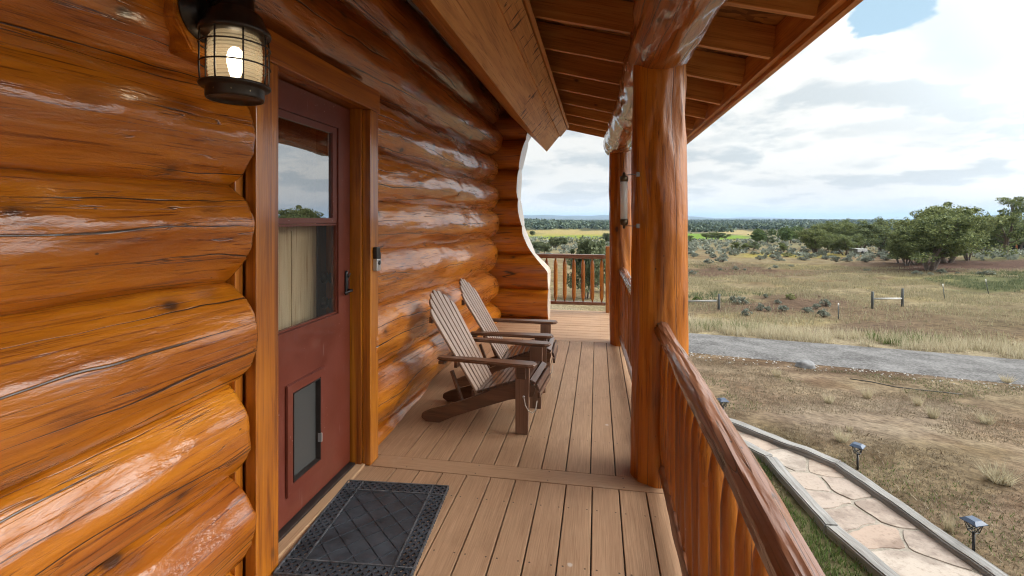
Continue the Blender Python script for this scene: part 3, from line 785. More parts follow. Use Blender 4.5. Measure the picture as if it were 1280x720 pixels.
def rect(x0, x1, y0, y1, w, h):
    return [bar_geo((x0,y0),(x1,y0),w,0,h), bar_geo((x0,y1),(x1,y1),w,0,h), bar_geo((x0,y0+w/2),(x0,y1-w/2),w,0,h), bar_geo((x1,y0+w/2),(x1,y1-w/2),w,0,h)]
rim += rect(-W/2+.003, W/2-.003, -L/2+.003, L/2-.003, .008, .0102)
rim += rect(-W/2+B, W/2-B, -L/2+B, L/2-B, .007, .0112)
for sx in (-1, 1):
    for sy in (-1, 1):
        rim.append(bar_geo((sx*(W/2-B), sy*(L/2-B+.004)), (sx*(W/2-B), sy*(L/2-.008)), .006, 0, .0108)); rim.append(bar_geo((sx*(W/2-B+.004), sy*(L/2-B)), (sx*(W/2-.008), sy*(L/2-B)), .006, 0, .0106))
raw('raised_rim', *merge_geo(rim), M['rubber_worn'], mat_)

# ================================================================== POSTS, BEAM, ROOFS
o = log('porch_post', (.332,2.80,-.028), (.338,2.80,2.36), .152, .146, 71, M['post'], None, nl=110, na=96, lump=.017, facet=.006, flats=12, flat_d=.98, endround=.012, bend=.010)
tag(o, 'thick peeled log post standing on the deck where the near railing ends', 'post')
o = log('porch_post', (.262,5.62,-.028), (.255,5.62,2.28), .128, .128, 72, M['post'], None, nl=90, na=80, lump=.010, facet=.005, flats=12, flat_d=.985, endround=.012, bend=.008)
tag(o, 'slimmer looking log post farther down the porch, under the far end of the log beam', 'post')
o = log('porch_beam', (.44,-2.0,2.47), (.262,5.82,2.30), .185, .165, 73, M['log_end'], None, nl=220, na=84, lump=.02, facet=.010, endround=.03, bend=.02, stroke=1.6, flats=12, flat_d=.98)
tag(o, 'long peeled log beam lying on top of the two porch posts, with white glossy patches', 'beam')

roof = thing('porch_roof', 'open porch roof of brown stained rafters with chipboard above them and a long eave board', 'roof')
def rz(x): return 2.398+(1.06-x)*.25
sl_n = Vector((.25,0,1)).normalized()
y = 2.57-.61*8
RY = []
while y < 7.4: RY.append(y); y += .61
for y in RY:
    p = Vector((-1.2,y,rz(-1.2)+.095)); q = Vector((1.058,y,rz(1.058)+.095))
    beam_box('rafter', p, q, .042, .19, M['raft_z'], roof, up=(0,0,1))
V, F = [], []
b0 = [(-1.5,-2.4),(1.10,-2.4),(1.10,7.40),(-1.5,7.40)]
for h in (.197,.213):
    for x, yy in b0: V.append((x, yy, rz(x)+h))
F = [(3,2,1,0),(4,5,6,7),(0,1,5,4),(1,2,6,5),(2,3,7,6),(3,0,4,7)]
raw('sheathing', V, F, M['osb'], roof)
V = []
for h in (.215,.227):
    for x, yy in [(-1.6,-2.45),(1.17,-2.45),(1.17,7.45),(-1.6,7.45)]: V.append((x, yy, rz(x)+h))
raw('shingles', V, F, M['dark'], roof)
box('subfascia', (1.0605,-2.4,2.40), (1.098,7.36,2.585), M['raft_y'], roof)
box('fascia', (1.10,-2.42,2.372), (1.137,7.42,2.597), M['raft_y'], roof)
box('drip_trim', (1.139,-2.42,2.50), (1.156,7.42,2.602), M['raft_y'], roof)
beam_box('rake_board', (-1.3,7.405,rz(-1.3)+.105), (1.098,7.405,rz(1.098)+.105), .036, .215, M['raft_z'], roof)
anchor(roof, (0,2.5,2.6))

eave = thing('house_eave', 'boxed house eave of pale sawn cedar boards hanging over the log wall', 'eave')
ny0, ny1 = -2.2, 6.75
def slab(name, a, b, th, y0, y1, mat, nrm):
    """board between cross-section points a and b (x,z), thickness along nrm"""
    a, b = Vector((a[0],0,a[1])), Vector((b[0],0,b[1])); n = Vector((nrm[0],0,nrm[1])).normalized()*th
    bm = bmesh.new(); vs = []
    for yy in (y0, y1):
        for p in (a, b, b+n, a+n): vs.append(bm.verts.new((p.x, yy, p.z)))
    for f in ((0,1,2,3),(7,6,5,4),(0,4,5,1),(1,5,6,2),(2,6,7,3),(3,7,4,0)): bm.faces.new([vs[i] for i in f])
    bmesh.ops.recalc_face_normals(bm, faces=bm.faces[:]); bmesh.ops.bevel(bm, geom=bm.edges[:], offset=.002, segments=1, affect='EDGES')
    return from_bm(name, bm, mat, eave)
T = (-.70,2.352)
def so(s, o=0): return (T[0]-s*.7071+o*.7071, T[1]+s*.7071+o*.7071)    # along soffit, o = inward
def fa(s, o=0): return (T[0]+s*.64+o*-.70, T[1]+s*.77+o*.64)
slab('soffit_board', so(.022), so(.27), .022, ny0, ny1-.02, M['cedar_y'], (.7,.7))
slab('soffit_board', so(.274), so(.70), .022, ny0, ny1-.02, M['cedar_y'], (.7,.7))
slab('fascia_board', fa(.0), fa(.30), .024, ny0, 4.248, M['cedar_y'], (-.70,.64))
slab('fascia_board', fa(.0), fa(.30), .024, 4.2505, ny1, M['cedar_saw'], (-.70,.64))
slab('fascia_trim', fa(.275,-.021), fa(.415,-.021), .020, ny0, ny1+.003, M['cedar_saw'], (-.70,.64))
slab('inner_fascia', fa(.302), fa(.42), .03, ny0, ny1-.005, M['cedar_y'], (-.70,.64))
# closing board at the end of the eave and roof deck above
V = [(so(.03,.005)[0],0,so(.03,.005)[1]),(so(.62,.02)[0],0,so(.62,.02)[1]),(so(.62,.4)[0],0,so(.62,.4)[1]),(fa(.40,.03)[0],0,fa(.40,.03)[1]),(fa(.03,.03)[0],0,fa(.03,.03)[1])]
VV = [(x, ny1-.05, z) for x, _, z in V]+[(x, ny1-.024, z) for x, _, z in V]
raw('end_board', VV, [(4,3,2,1,0),(5,6,7,8,9)]+[(i,(i+1)%5,5+(i+1)%5,5+i) for i in range(5)], M['cedar_y'], eave)
slab('roof_deck', fa(.425,-.03), (fa(.425,-.03)[0]-1.5, fa(.425,-.03)[1]+1.5), .03, ny0, ny1, M['raft_y'], (.7,.7))
anchor(eave, (-.9,2.5,2.352))

# ================================================================== RAILINGS
def spindle(p, h, r, seed, mat, parent, tip=.085):
    V, F = log_geo(h, r, r*.97, seed, 14, 14, lump=.004, bend=.004, facet=.003, endround=.002)
    VV = []
    for v in V:
        z = v[2]; k = min(1, .42+.58*min(z, h-z)/tip); VV.append((v[0]*k, v[1]*k, v[2]))
    o = raw('baluster', VV, F, mat, parent, True, p); return o
def railing(label, xa, ya, xb, yb, n, zt, rt, seed, r=.0245, zb=.10, phase=.5):
    t = thing('porch_railing', label, 'railing')
    log('top_rail', (xa,ya,zt), (xb,yb,zt-.005), rt*1.02, rt*.96, seed, M['rail'], t, nl=150, na=56, lump=.011, facet=.004, endround=.004, bend=.016, flats=8, stroke=1.2, sharp=18)
    log('bottom_rail', (xa,ya,zb), (xb,yb,zb), .036, .036, seed+1, M['rail'], t, nl=70, na=28, lump=.007, facet=.005, endround=.004, bend=.008)
    for k in range(n):
        f = (k+phase)/n
        spindle((lerp(xa,xb,f), lerp(ya,yb,f), zb+.02), zt-zb-.064, r*random.uniform(.94,1.08), seed*3+k, M['baluster'], t)
    return anchor(t, ((xa+xb)/2, (ya+yb)/2, 0))
random.seed(9)
railing('hand-peeled log railing in the foreground with a thick brown top rail and close orange spindles', .306,-1.0,.348,2.70, 28, .838, .043, 80)
railing('short log railing between the two porch posts, mostly hidden behind the thick post', .335,2.90,.268,5.52, 19, .845, .045, 90)
t = thing('porch_railing', 'straight brown railing across the far end of the porch with a square end post', 'railing')
def rbar(name, x0, x1, z, w, h, mat): return beam_box(name, (x0,7.44,z), (x1,7.44,z), w, h, mat, t, bev=.018)
rbar('top_rail', -1.5, .118, .838, .09, .066, M['rail']); rbar('bottom_rail', -1.5, .118, .125, .06, .05, M['rail'])
box('end_post', (.12,7.40,-.02), (.20,7.48,1.0), M['trim_z'], t, .006)
for k in range(11):
    x = .062-.1395*k
    lathe('baluster', [(.008,0),(.026,.055),(.029,.09),(.031,.33),(.029,.56),(.026,.60),(.008,.655)], M['baluster'], t, 16, (x,7.44,.15))
box('newel_post', (.40,7.40,-.02), (.45,7.48,.9), M['trim_z'], t, .006)
rb2 = rbar('top_rail', .202, .398, .838, .07, .05, M['rail'])
anchor(t, (-.6,7.44,0))

# thermometer on the post
th = thing('thermometer', 'glass tube thermometer held by two thin wires on the near post', 'thermometer')
TX, TY = .142, 2.70
lathe('glass_tube', [(.019,1.415),(.019,1.632)], M['thermo'], th, 24, (TX,TY,0))
box('scale_strip', (TX-.0165,TY+.004,1.416), (TX+.0165,TY+.006,1.632), M['opal'], th, 0)
tube('mercury', [(TX,TY-.002,1.42),(TX,TY-.002,1.60)], .0022, M['black'], th, 8)
for z0, s in ((1.632,1),(1.415,-1)):
    lathe('end_cap', [(.0001,s*.045),(.007,s*.044),(.008,s*.028),(.021,s*.022),(.0225,s*-.006),(.0001,s*-.006)], M['brass'], th, 24, (TX,TY,z0))
    tube('bracket', [(TX,TY,z0+s*.03),(TX+.05,TY-.012,z0+s*.030),(.215,2.68,z0+s*.03)], .0022, M['wire'], th, 8)
    box('bracket_foot', (.205,2.668,z0+s*.03-.012), (.222,2.69,z0+s*.03+.012), M['wire'], th, .002)
anchor(th, (TX,TY,1.37))

# ================================================================== CHAIRS
def chair():
    t = thing('adirondack_chair', 'dark brown slatted chair nearer the door, a cord hanging from its front leg', 'chair')
    ch = M['chair']; cz = M['chair_z']
    # side runners: profile in x-z, extruded in y
    prof = [(.37,.335),(.385,.30),(.37,.245),(.20,.205),(.0,.13),(-.20,.05),(-.30,.0),(-.40,.0),(-.435,.022),(-.43,.055),(-.37,.085),(-.22,.135),(-.02,.215),(.10,.275),(.25,.335)]
    for s in (-1, 1):
        bm = bmesh.new(); vs = [bm.verts.new((x, 0, z)) for x, z in prof]; f = bm.faces.new(vs)
        ex = bmesh.ops.extrude_face_region(bm, geom=[f]); bmesh.ops.translate(bm, vec=(0,.026,0), verts=[v for v in ex['geom'] if isinstance(v, bmesh.types.BMVert)])
        bmesh.ops.recalc_face_normals(bm, faces=bm.faces[:])
        bmesh.ops.bevel(bm, geom=[e for e in bm.edges if e.calc_face_angle() > .9], offset=.004, segments=2, affect='EDGES')
        from_bm('side_runner', bm, ch, t, loc=(0, s*.192-.013, 0))
        # front leg, slightly tapered board
        bm = bmesh.new(); vs = [bm.verts.new(v) for v in ((-.045,0,0),(.040,0,0),(.050,0,.46),(-.045,0,.46))]; f = bm.faces.new(vs)
        ex = bmesh.ops.extrude_face_region(bm, geom=[f]); bmesh.ops.translate(bm, vec=(0,.028,0), verts=[v for v in ex['geom'] if isinstance(v, bmesh.types.BMVert)])
        bmesh.ops.recalc_face_normals(bm, faces=bm.faces[:]); bmesh.ops.bevel(bm, geom=bm.edges[:], offset=.003, segments=2, affect='EDGES')
        from_bm('leg', bm, cz, t, loc=(.30, s*.222-.014, 0))
        # arm: rounded paddle
        out = [(-.28,-.028),(-.24,-.036),(.0,-.045),(.25,-.056),(.36,-.056),(.395,-.040),(.408,-.005),(.40,.030),(.37,.048),(.25,.052),(.0,.040),(-.24,.030),(-.28,.022)]
        bm = bmesh.new(); vs = [bm.verts.new((x, -s*y, 0)) for x, y in out]; f = bm.faces.new(vs)
        ex = bmesh.ops.extrude_face_region(bm, geom=[f]); bmesh.ops.translate(bm, vec=(0,0,.022), verts=[v for v in ex['geom'] if isinstance(v, bmesh.types.BMVert)])
        bmesh.ops.recalc_face_normals(bm, faces=bm.faces[:])
        bmesh.ops.bevel(bm, geom=[e for e in bm.edges if e.calc_face_angle() > .9], offset=.007, segments=3, affect='EDGES')
        o = from_bm('arm', bm, ch, t, loc=(0, s*.262, .462)); 
        # arm support wedge
        box('arm_bracket', (.27,s*.222+(.014 if s > 0 else -.036),.37), (.33,s*.222+(.036 if s > 0 else -.014),.461), ch, t)
        beam_box('back_strut', (-.13,s*.168,.12), (-.22,s*.168,.36), .02, .03, ch, t, up=(0,1,0))
    # seat slats following the seat line, then rolling over the front
    path = [(-.02,.232),(.06,.262),(.14,.292),(.22,.320),(.29,.340),(.345,.345),(.385,.325),(.40,.285),(.40,.235)]
    L = [0]
    for a, b in zip(path, path[1:]): L.append(L[-1]+math.dist(a, b))
    def onp(s):
        for i in range(len(path)-1):
            if s <= L[i+1]:
                f = (s-L[i])/(L[i+1]-L[i]); return [lerp(path[i][j], path[i+1][j], f) for j in (0, 1)]
        return list(path[-1])
    n = 11; w = L[-1]/n
    for k in range(n):
        a, b = onp(k*w+.004), onp((k+1)*w-.004)
        a, b = Vector((a[0],0,a[1])), Vector((b[0],0,b[1])); d = (b-a).normalized(); nn = Vector((-d.z,0,d.x))
        if nn.z < 0 and nn.x < 0: nn = -nn
        bm = bmesh.new(); vs = []
        for yy in (-.212,.212):
            for q in (a, b, b+nn*.016, a+nn*.016): vs.append(bm.verts.new((q.x, yy, q.z)))
        for f in ((0,1,2,3),(7,6,5,4),(0,4,5,1),(1,5,6,2),(2,6,7,3),(3,7,4,0)): bm.faces.new([vs[i] for i in f])
        bmesh.ops.recalc_face_normals(bm, faces=bm.faces[:]); bmesh.ops.bevel(bm, geom=bm.edges[:], offset=.003, segments=2, affect='EDGES')
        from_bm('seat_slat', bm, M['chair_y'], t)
    # back slats: fan with an arched top
    nb = 7
    lean = math.atan2(.40,.66)
    for k in range(nb):
        u = (k-(nb-1)/2)
        yb, yt = u*.052, u*.066; wb, wt = .042, .0535
        top = .80-.013*u*u
        bm = bmesh.new()
        ol = [(yb-wb/2,0),(yb+wb/2,0),(yt+wt/2,top-(.02 if u >= 0 else -.0)-.011*max(u,0)),(yt+wt*.25,top+.008-(.008*u if u > 0 else 0)),(yt-wt*.25,top+.008+(.008*u if u < 0 else 0)),(yt-wt/2,top-(.02 if u <= 0 else 0)+.011*min(u,0))]
        vs = [bm.verts.new((0, y, z)) for y, z in ol]; f = bm.faces.new(vs)
        ex = bmesh.ops.extrude_face_region(bm, geom=[f]); bmesh.ops.translate(bm, vec=(-.016,0,0), verts=[v for v in ex['geom'] if isinstance(v, bmesh.types.BMVert)])
        bmesh.ops.recalc_face_normals(bm, faces=bm.faces[:])
        bmesh.ops.bevel(bm, geom=[e for e in bm.edges if e.calc_face_angle() > .5], offset=.003, segments=2, affect='EDGES')
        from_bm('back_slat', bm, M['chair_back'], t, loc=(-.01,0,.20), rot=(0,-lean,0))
    for hz, hw in ((.27,.42),(.62,.44),(.04,.38)):
        c = Vector((-.01,0,.20))+Vector((-math.sin(lean),0,math.cos(lean)))*hz+Vector((-math.cos(lean),0,-math.sin(lean)))*.030
        beam_box('back_rail', c+Vector((0,-hw/2,0)), c+Vector((0,hw/2,0)), .022, .045, M['chair'], t, up=(0,0,1))
    beam_box('arm_rail', (-.245,-.30,.450), (-.245,.30,.450), .04, .022, M['chair'], t)
    for s in (-1,):
        tube('clip_cord', [(.315,s*.240,.245),(.325,s*.245,.20),(.345,s*.246,.165),(.372,s*.240,.15),(.39,s*.225,.165),(.396,s*.205,.22)], .0035, M['cord'], t, 8)
        lathe('clip_pin', [(.0001,0),(.009,0),(.009,.006),(.0001,.007)], M['silver'], t, 14, (.312,s*.237,.25), (rad(90 if s < 0 else -90),0,0))
        lathe('bolt', [(.0001,0),(.007,0),(.006,.004),(.0001,.005)], M['silver'], t, 14, (.30,s*.237,.40), (rad(90),0,0))
    return t
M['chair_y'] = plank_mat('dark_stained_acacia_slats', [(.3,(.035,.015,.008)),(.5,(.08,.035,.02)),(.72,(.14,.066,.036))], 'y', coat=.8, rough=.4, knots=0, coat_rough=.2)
c1 = chair(); c1.location = (-.772,3.405,.001); c1.rotation_euler.z = rad(-4.5); c1['group'] = 'wooden porch chairs'
def copy_thing(src, loc, rz, label=None, name=None, group=None, scale=None):
    r = src.copy(); COL.objects.link(r); r.location = loc; r.rotation_euler = (0,0,rz)
    if label: r['label'] = label
    if group: r['group'] = group
    if scale: r.scale = scale
    for chd in src.children:
        c = chd.copy(); COL.objects.link(c); c.parent = r
        for g in chd.children:
            d = g.copy(); COL.objects.link(d); d.parent = c
    return r
copy_thing(c1, (-.762,4.15,.001), rad(1.0), 'dark brown slatted chair farther from the door, half hidden by the other chair')

# ================================================================== GROUND
def build_ground():
    rs = [0.0]; r = 1.2
    while r < 26000: rs.append(r); r *= 1.0165
    az = list(np.arange(-180, -48, 4.0))+list(np.arange(-48, 78, .42))+list(np.arange(78, 180, 4.0))
    az = np.radians(np.array(az)); R = np.array(rs[1:])
    rr, aa = np.meshgrid(R, az, indexing='ij')
    X = rr*np.sin(aa); Y = rr*np.cos(aa)
    Z = ground_np(X, Y)
    near = np.exp(-rr/400)
    wob = .035*np.sin(X*1.7+Y*.9)*np.sin(Y*1.3-X*.6)+.03*np.sin(X*.63+1)*np.sin(Y*.71)
    Z = Z+wob*np.clip((rr-19)/15, 0, 1)*near*2.0
    n, m = X.shape
    V = np.stack([X.ravel(), Y.ravel(), Z.ravel()], 1)
    V = np.vstack([[[0, 0, float(ground_np(np.array([0.]), np.array([0.]))[0])]], V])
    i = np.arange(n-1)[:, None]; j = np.arange(m)[None, :]; j2 = (j+1) % m
    q = np.stack([1+i*m+j, 1+i*m+j2, 1+(i+1)*m+j2, 1+(i+1)*m+j], -1).reshape(-1, 4)[:, ::-1]
    tri = np.stack([np.zeros(m, int), 1+(np.arange(m)+1) % m, 1+np.arange(m)], 1)[:, ::-1]
    me = bpy.data.meshes.new('ground')
    me.vertices.add(len(V)); me.vertices.foreach_set('co', V.astype(np.float32).ravel())
    li = np.concatenate([q.ravel(), tri.ravel()]).astype(np.int32)
    ls = np.concatenate([np.arange(0, len(q)*4, 4), len(q)*4+np.arange(0, len(tri)*3, 3)]).astype(np.int32)
    me.loops.add(len(li)); me.loops.foreach_set('vertex_index', li)
    me.polygons.add(len(ls)); me.polygons.foreach_set('loop_start', ls); me.update(calc_edges=True)
    me.polygons.foreach_set('use_smooth', [True]*len(me.polygons))
    C = cover(V[:, 0], V[:, 1], V[:, 2])
    at = me.color_attributes.new('cover', 'FLOAT_COLOR', 'POINT')
    at.data.foreach_set('color', np.hstack([C, np.ones((len(C), 1))]).astype(np.float32).ravel())
    return tag(mesh_obj('ground', me, M['ground']), kind='structure')
def ss(a, b, x):
    t = np.clip((x-a)/(b-a), 0, 1); return t*t*(3-2*t)
def vnoise(x, y, s, seed=0):
    """cheap smooth pseudo noise 0..1"""
    a = np.sin(x/s*1.31+seed)+np.sin(y/s*1.17+seed*2.3)+np.sin((x+y)/s*.83+seed*1.7)+np.sin((x*.6-y)/s*1.9+seed*.9)+.6*np.sin((x*1.3+y*.4)/s*3.1+seed)+.6*np.sin((y*1.5-x*.7)/s*2.7+seed*3)
    return .5+a/8
def cover(x, y, z):
    """what grows or lies where, as a colour of the ground itself"""
    r = np.hypot(x, y)
    f = -x*sn+y*cs; u = x*cs+y*sn; fs = np.where(f > .5, f, 1e9)
    px = CX+FPX*u/fs; py = CY+FPX*(EYE-z)/fs
    px = np.where(f > .5, px, -9999); py = np.where(f > .5, py, 2000)
    wob = (vnoise(x, y, 1+r*.02, 1)-.5); wob2 = (vnoise(x, y, .6+r*.008, 5)-.5)
    py_ = py*(1+0*wob); C = np.empty((len(x), 3)); C[:] = (.29,.238,.15)
    def put(mask, col):
        m = np.clip(mask, 0, 1)[:, None]; C[:] = C*(1-m)+np.array(col)*m
    v = vnoise(x, y, 3.0, 2); w = vnoise(x, y, .9, 7)
    # field: mix of soil and dry grass
    put(ss(.45,.75,v), (.225,.165,.100))
    put(ss(.55,.8,w)*.6, (.33,.27,.14))
    # sage flats
    put(ss(318,300+10*wob,py)*1.0, (.21,.20,.125))
    put(ss(.5,.7,vnoise(x,y,14,3))*ss(318,306,py), (.26,.24,.14))
    # far fields, soil under far woods
    put(ss(291.5,287.5,py)*(r > 150), (.10,.10,.055))
    def ell(cx, cy, rx, ry, col, k=1.0, edge=.35):
        d = np.sqrt(((px-cx)/rx)**2+((py-cy)/ry)**2)+wob*.9+wob2*.6
        put(ss(1+edge, 1-edge, d)*k*(f > .5), col)
    ell(720,294,95,6.0,(.40,.36,.115)); ell(715,290.5,90,2.6,(.44,.36,.16)); ell(715,296.5,70,2.2,(.22,.32,.05),.8,.3)
    ell(870,295.5,62,3.6,(.20,.33,.055),1,.25); ell(915,296.5,22,3.0,(.22,.34,.06),1,.3); ell(925,291.5,30,2.6,(.46,.38,.19),1,.25)
    ell(985,319,60,3.2,(.36,.31,.085),.9)
    ell(900,338,66,9,(.150,.098,.070)); ell(965,340,70,5,(.16,.105,.072),.8); ell(1015,333,50,4,(.30,.25,.12),.8)
    ell(1190,331,125,9.5,(.135,.082,.065)); ell(1090,331,45,5,(.20,.14,.10),.8); ell(1240,319,60,5,(.16,.17,.08),.9)
    ell(1245,352,72,11,(.135,.155,.07),.85); ell(1160,350,40,5,(.26,.24,.11),.6)
    ell(985,384,105,13,(.155,.105,.075)); ell(1075,392,80,10,(.20,.145,.095),.8)
    ell(1190,405,150,17,(.185,.135,.09),.9); ell(1260,395,90,14,(.205,.165,.10),.7); ell(1120,408,80,8,(.17,.12,.085),.8)
    # golden verge beyond the drive
    put(ss(.9,.35,np.abs((py-(414+(px-860)*.088)+9-(0.008*(px-860)))/13)+wob*.7)*(px > 560)*(f > .5), (.35,.295,.205))
    # yard on this side of the drive
    yard = ss(430,442,py-(px-860)*.088)*(f > .5)
    yard = np.maximum(yard, (r < 11)*1.0)
    put(yard, (.250,.180,.128))
    put(yard*ss(.42,.75,w)*.75, (.315,.245,.175))
    put(yard*ss(.55,.8,vnoise(x,y,.45,11))*.7, (.165,.105,.066))
    put(yard*ss(.45,.8,vnoise(x,y,1.6,13))*.18, (.155,.155,.075))
    ell(1100,520,110,26,(.33,.28,.225),.45)
    ell(1150,595,120,40,(.19,.15,.09),.6); ell(1235,470,120,9,(.17,.12,.09),.8); ell(960,452,90,6,(.13,.085,.055),.9); ell(1080,464,110,6,(.12,.08,.055),.9)
    # green strip beside the deck
    g = ss(3.4,2.2,x-.09*(y-5))*ss(-3,0,y)*ss(9,7.2,y)*(x > -.5)
    put(g*.75, (.125,.125,.060))
    put((x < 1.0)*ss(9.5,8.5,y)*.8, (.15,.12,.085))
    return np.clip(C*.63, .01, .9)
build_ground()

def ribbon(name, ctr, width, mat, dz, uvn=6, wob=.08, kind='structure', seed=0):
    """sheet lying on the ground along a centre line"""
    pts = [Vector((p[0], p[1])) for p in ctr]; out = []
    for a, b in zip(pts, pts[1:]):
        n = max(2, int((b-a).length/.35))
        for k in range(n): out.append(a.lerp(b, k/n))
    out.append(pts[-1])
    V, F = [], []
    for i, p in enumerate(out):
        d = (out[min(i+3, len(out)-1)]-out[max(i-3, 0)]).normalized(); s = Vector((d.y, -d.x))
        for k in range(uvn+1):
            t = k/uvn*2-1; w = width/2
            if k in (0, uvn): w += wob*mn.noise(Vector((i*.22, k*3.1, seed)))+wob*.6*mn.noise(Vector((i*.9, k*3.1, seed)))
            q = p+s*t*w; crown = .03*(1-t*t)
            V.append((q.x, q.y, gz(q.x, q.y)+dz*(1 if abs(t) < .99 else .1)+crown))
    m = uvn+1
    for i in range(len(out)-1):
        for k in range(uvn): F.append((i*m+k, i*m+k+1, (i+1)*m+k+1, (i+1)*m+k))
    o = raw(name, V, F, mat, None, True); return tag(o, kind=kind), out
mid = []
for px, ya, yb in ((560,394,416),(700,402.5,427),(860,415.5,441.5),(1000,427.5,453.5),(1130,438.5,464.5),(1280,452,478.5),(1420,465,492)):
    a, b = gpt(px, ya), gpt(px, yb); mid.append(((a+b)/2, (a-b).length))
d0 = (mid[0][0]-mid[1][0]).normalized(); d1 = (mid[-1][0]-mid[-2][0]).normalized()
ctr = [mid[0][0]+d0*40]+[q[0] for q in mid]+[mid[-1][0]+d1*30]
dirv = (mid[5][0]-mid[2][0]).normalized(); v = gpt(1070,432)-gpt(1070,459.5); RW = abs(v.x*-dirv.y+v.y*dirv.x)
print('road width', RW)
road, RPTS = ribbon('gravel_road', ctr, RW, M['gravel'], .03, seed=2)

# ------------------------------------------------------------------ path of flagstones between timbers
def onpath(px, py, dz=0): 
    p = gpt(px, py); return Vector((p.x, p.y, p.z+dz))
O = [gpt(900.8,525), gpt(1054,585.5), gpt(1250,721)]; I = [gpt(930,566), gpt(957,580), gpt(1031,669), gpt(1094,722)]
def ext(a, b, L): d = (b-a).normalized(); q = b+d*L; return Vector((q.x, q.y, gz(q.x, q.y)))
O.append(ext(O[1], O[2], 2.2)); I.append(ext(I[2], I[3], 2.2))
def timber(p, q, label, w=.145, h=.13, gap=.006, side=1):
    p, q = Vector(p), Vector(q); d = (q-p).normalized(); n = Vector((d.y, -d.x, 0)).normalized()*side
    p = p+d*gap+n*w/2; q = q-d*gap+n*w/2
    L = (q-p).length; bm = bmesh.new(); bmesh.ops.create_cube(bm, size=1); bmesh.ops.scale(bm, vec=(w, h, L), verts=bm.verts)
    bmesh.ops.bevel(bm, geom=bm.edges[:], offset=.014, segments=2, affect='EDGES')
    cuts = [e for e in bm.edges if abs((e.verts[0].co-e.verts[1].co).z) > L*.8]
    bmesh.ops.subdivide_edges(bm, edges=cuts, cuts=24)
    for v in bm.verts:
        v.co += Vector((mn.noise(v.co*3+Vector((p.x,0,0))), mn.noise(v.co*3+Vector((0,p.y,7))), 0))*.017
    o = from_bm('landscape_timber', bm, M['greywood'], None, True)
    z = (q-p).normalized(); x = z.cross(Vector((0,0,1))).normalized(); y = z.cross(x)
    c = (p+q)/2; o.matrix_local = Matrix.Translation((c.x, c.y, c.z+h/2-.03)) @ Matrix((x, y, z)).transposed().to_4x4()
    smooth_flat_ends(o, 35)
    return tag(o, label, 'timber', 'weathered timbers edging the stone path')
timber(O[0], O[1], 'grey timber on the outer side of the stone path, ending by the farthest lamp', side=1)
timber(O[1], O[2]+(O[3]-O[2])*.6, 'long grey timber on the outer side of the stone path beside the nearest lamp', side=1)
timber(I[0]+(I[0]-I[1])*1.5, I[1], 'short grey timber at the bend on the inner side of the stone path', side=-1)
timber(I[1], I[2], 'grey weathered timber on the inner side of the stone path beside the green weeds', side=-1)
timber(I[2], I[4], "grey timber on the path's inner side, cut off by the bottom of the picture", side=-1)
# path bed and stones
inner = [O[0].lerp(I[0], .93)+Vector((-.25,.9,0))]+I[1:]; bed = []
leftE = [gpt(893,545), I[1], I[2], I[4]]; rightE = [O[0], O[1], O[2], O[3]]
poly = [(p.x, p.y) for p in leftE]+[(p.x, p.y) for p in reversed(rightE)]
pbed = raw('path_bed', [(x, y, gz(x, y)+.012) for x, y in poly], [tuple(range(len(poly)))], M['mortar']); tag(pbed, kind='structure')
bmx = bmesh.new(); bmx.from_mesh(pbed.data); bmesh.ops.triangulate(bmx, faces=bmx.faces[:]); bmesh.ops.recalc_face_normals(bmx, faces=bmx.faces[:]); bmx.to_mesh(pbed.data); bmx.free()
def clip(poly, a, b, c):
    out = []
    for i in range(len(poly)):
        p, q = poly[i], poly[(i+1) % len(poly)]; dp, dq = a*p[0]+b*p[1]-c, a*q[0]+b*q[1]-c
        if dp <= 0: out.append(p)
        if dp*dq < 0: t = dp/(dp-dq); out.append((lerp(p[0], q[0], t), lerp(p[1], q[1], t)))
    return out
def inside(poly, x, y):
    c = False
    for i in range(len(poly)):
        (x1, y1), (x2, y2) = poly[i-1], poly[i]
        if (y1 > y) != (y2 > y) and x < (x2-x1)*(y-y1)/(y2-y1)+x1: c = not c
    return c
random.seed(21)
def edge_dist(x, y):
    m_ = 1e9
    for E_ in (leftE, rightE):
        for p, q in zip(E_, E_[1:]):
            d = q-p; t = max(0, min(1, ((x-p.x)*d.x+(y-p.y)*d.y)/(d.x**2+d.y**2))); m_ = min(m_, math.hypot(p.x+d.x*t-x, p.y+d.y*t-y))
    return m_
quads = list(zip(zip(leftE, rightE), zip(leftE[1:], rightE[1:])))
seeds = []
while len(seeds) < 80:
    x = random.uniform(min(p[0] for p in poly), max(p[0] for p in poly)); y = random.uniform(min(p[1] for p in poly), max(p[1] for p in poly))
    if inside(poly, x, y) and edge_dist(x, y) > .24 and all((x-s[0])**2+(y-s[1])**2 > (.28+.22*mn.noise(Vector((x*1.3, y*1.3, 4)))**2*4)**2 for s in seeds): seeds.append((x, y))
    elif random.random() < .002: break
fp = bpy.data.objects.new('flagstone_path', None); link(fp); tag(fp, kind='structure')
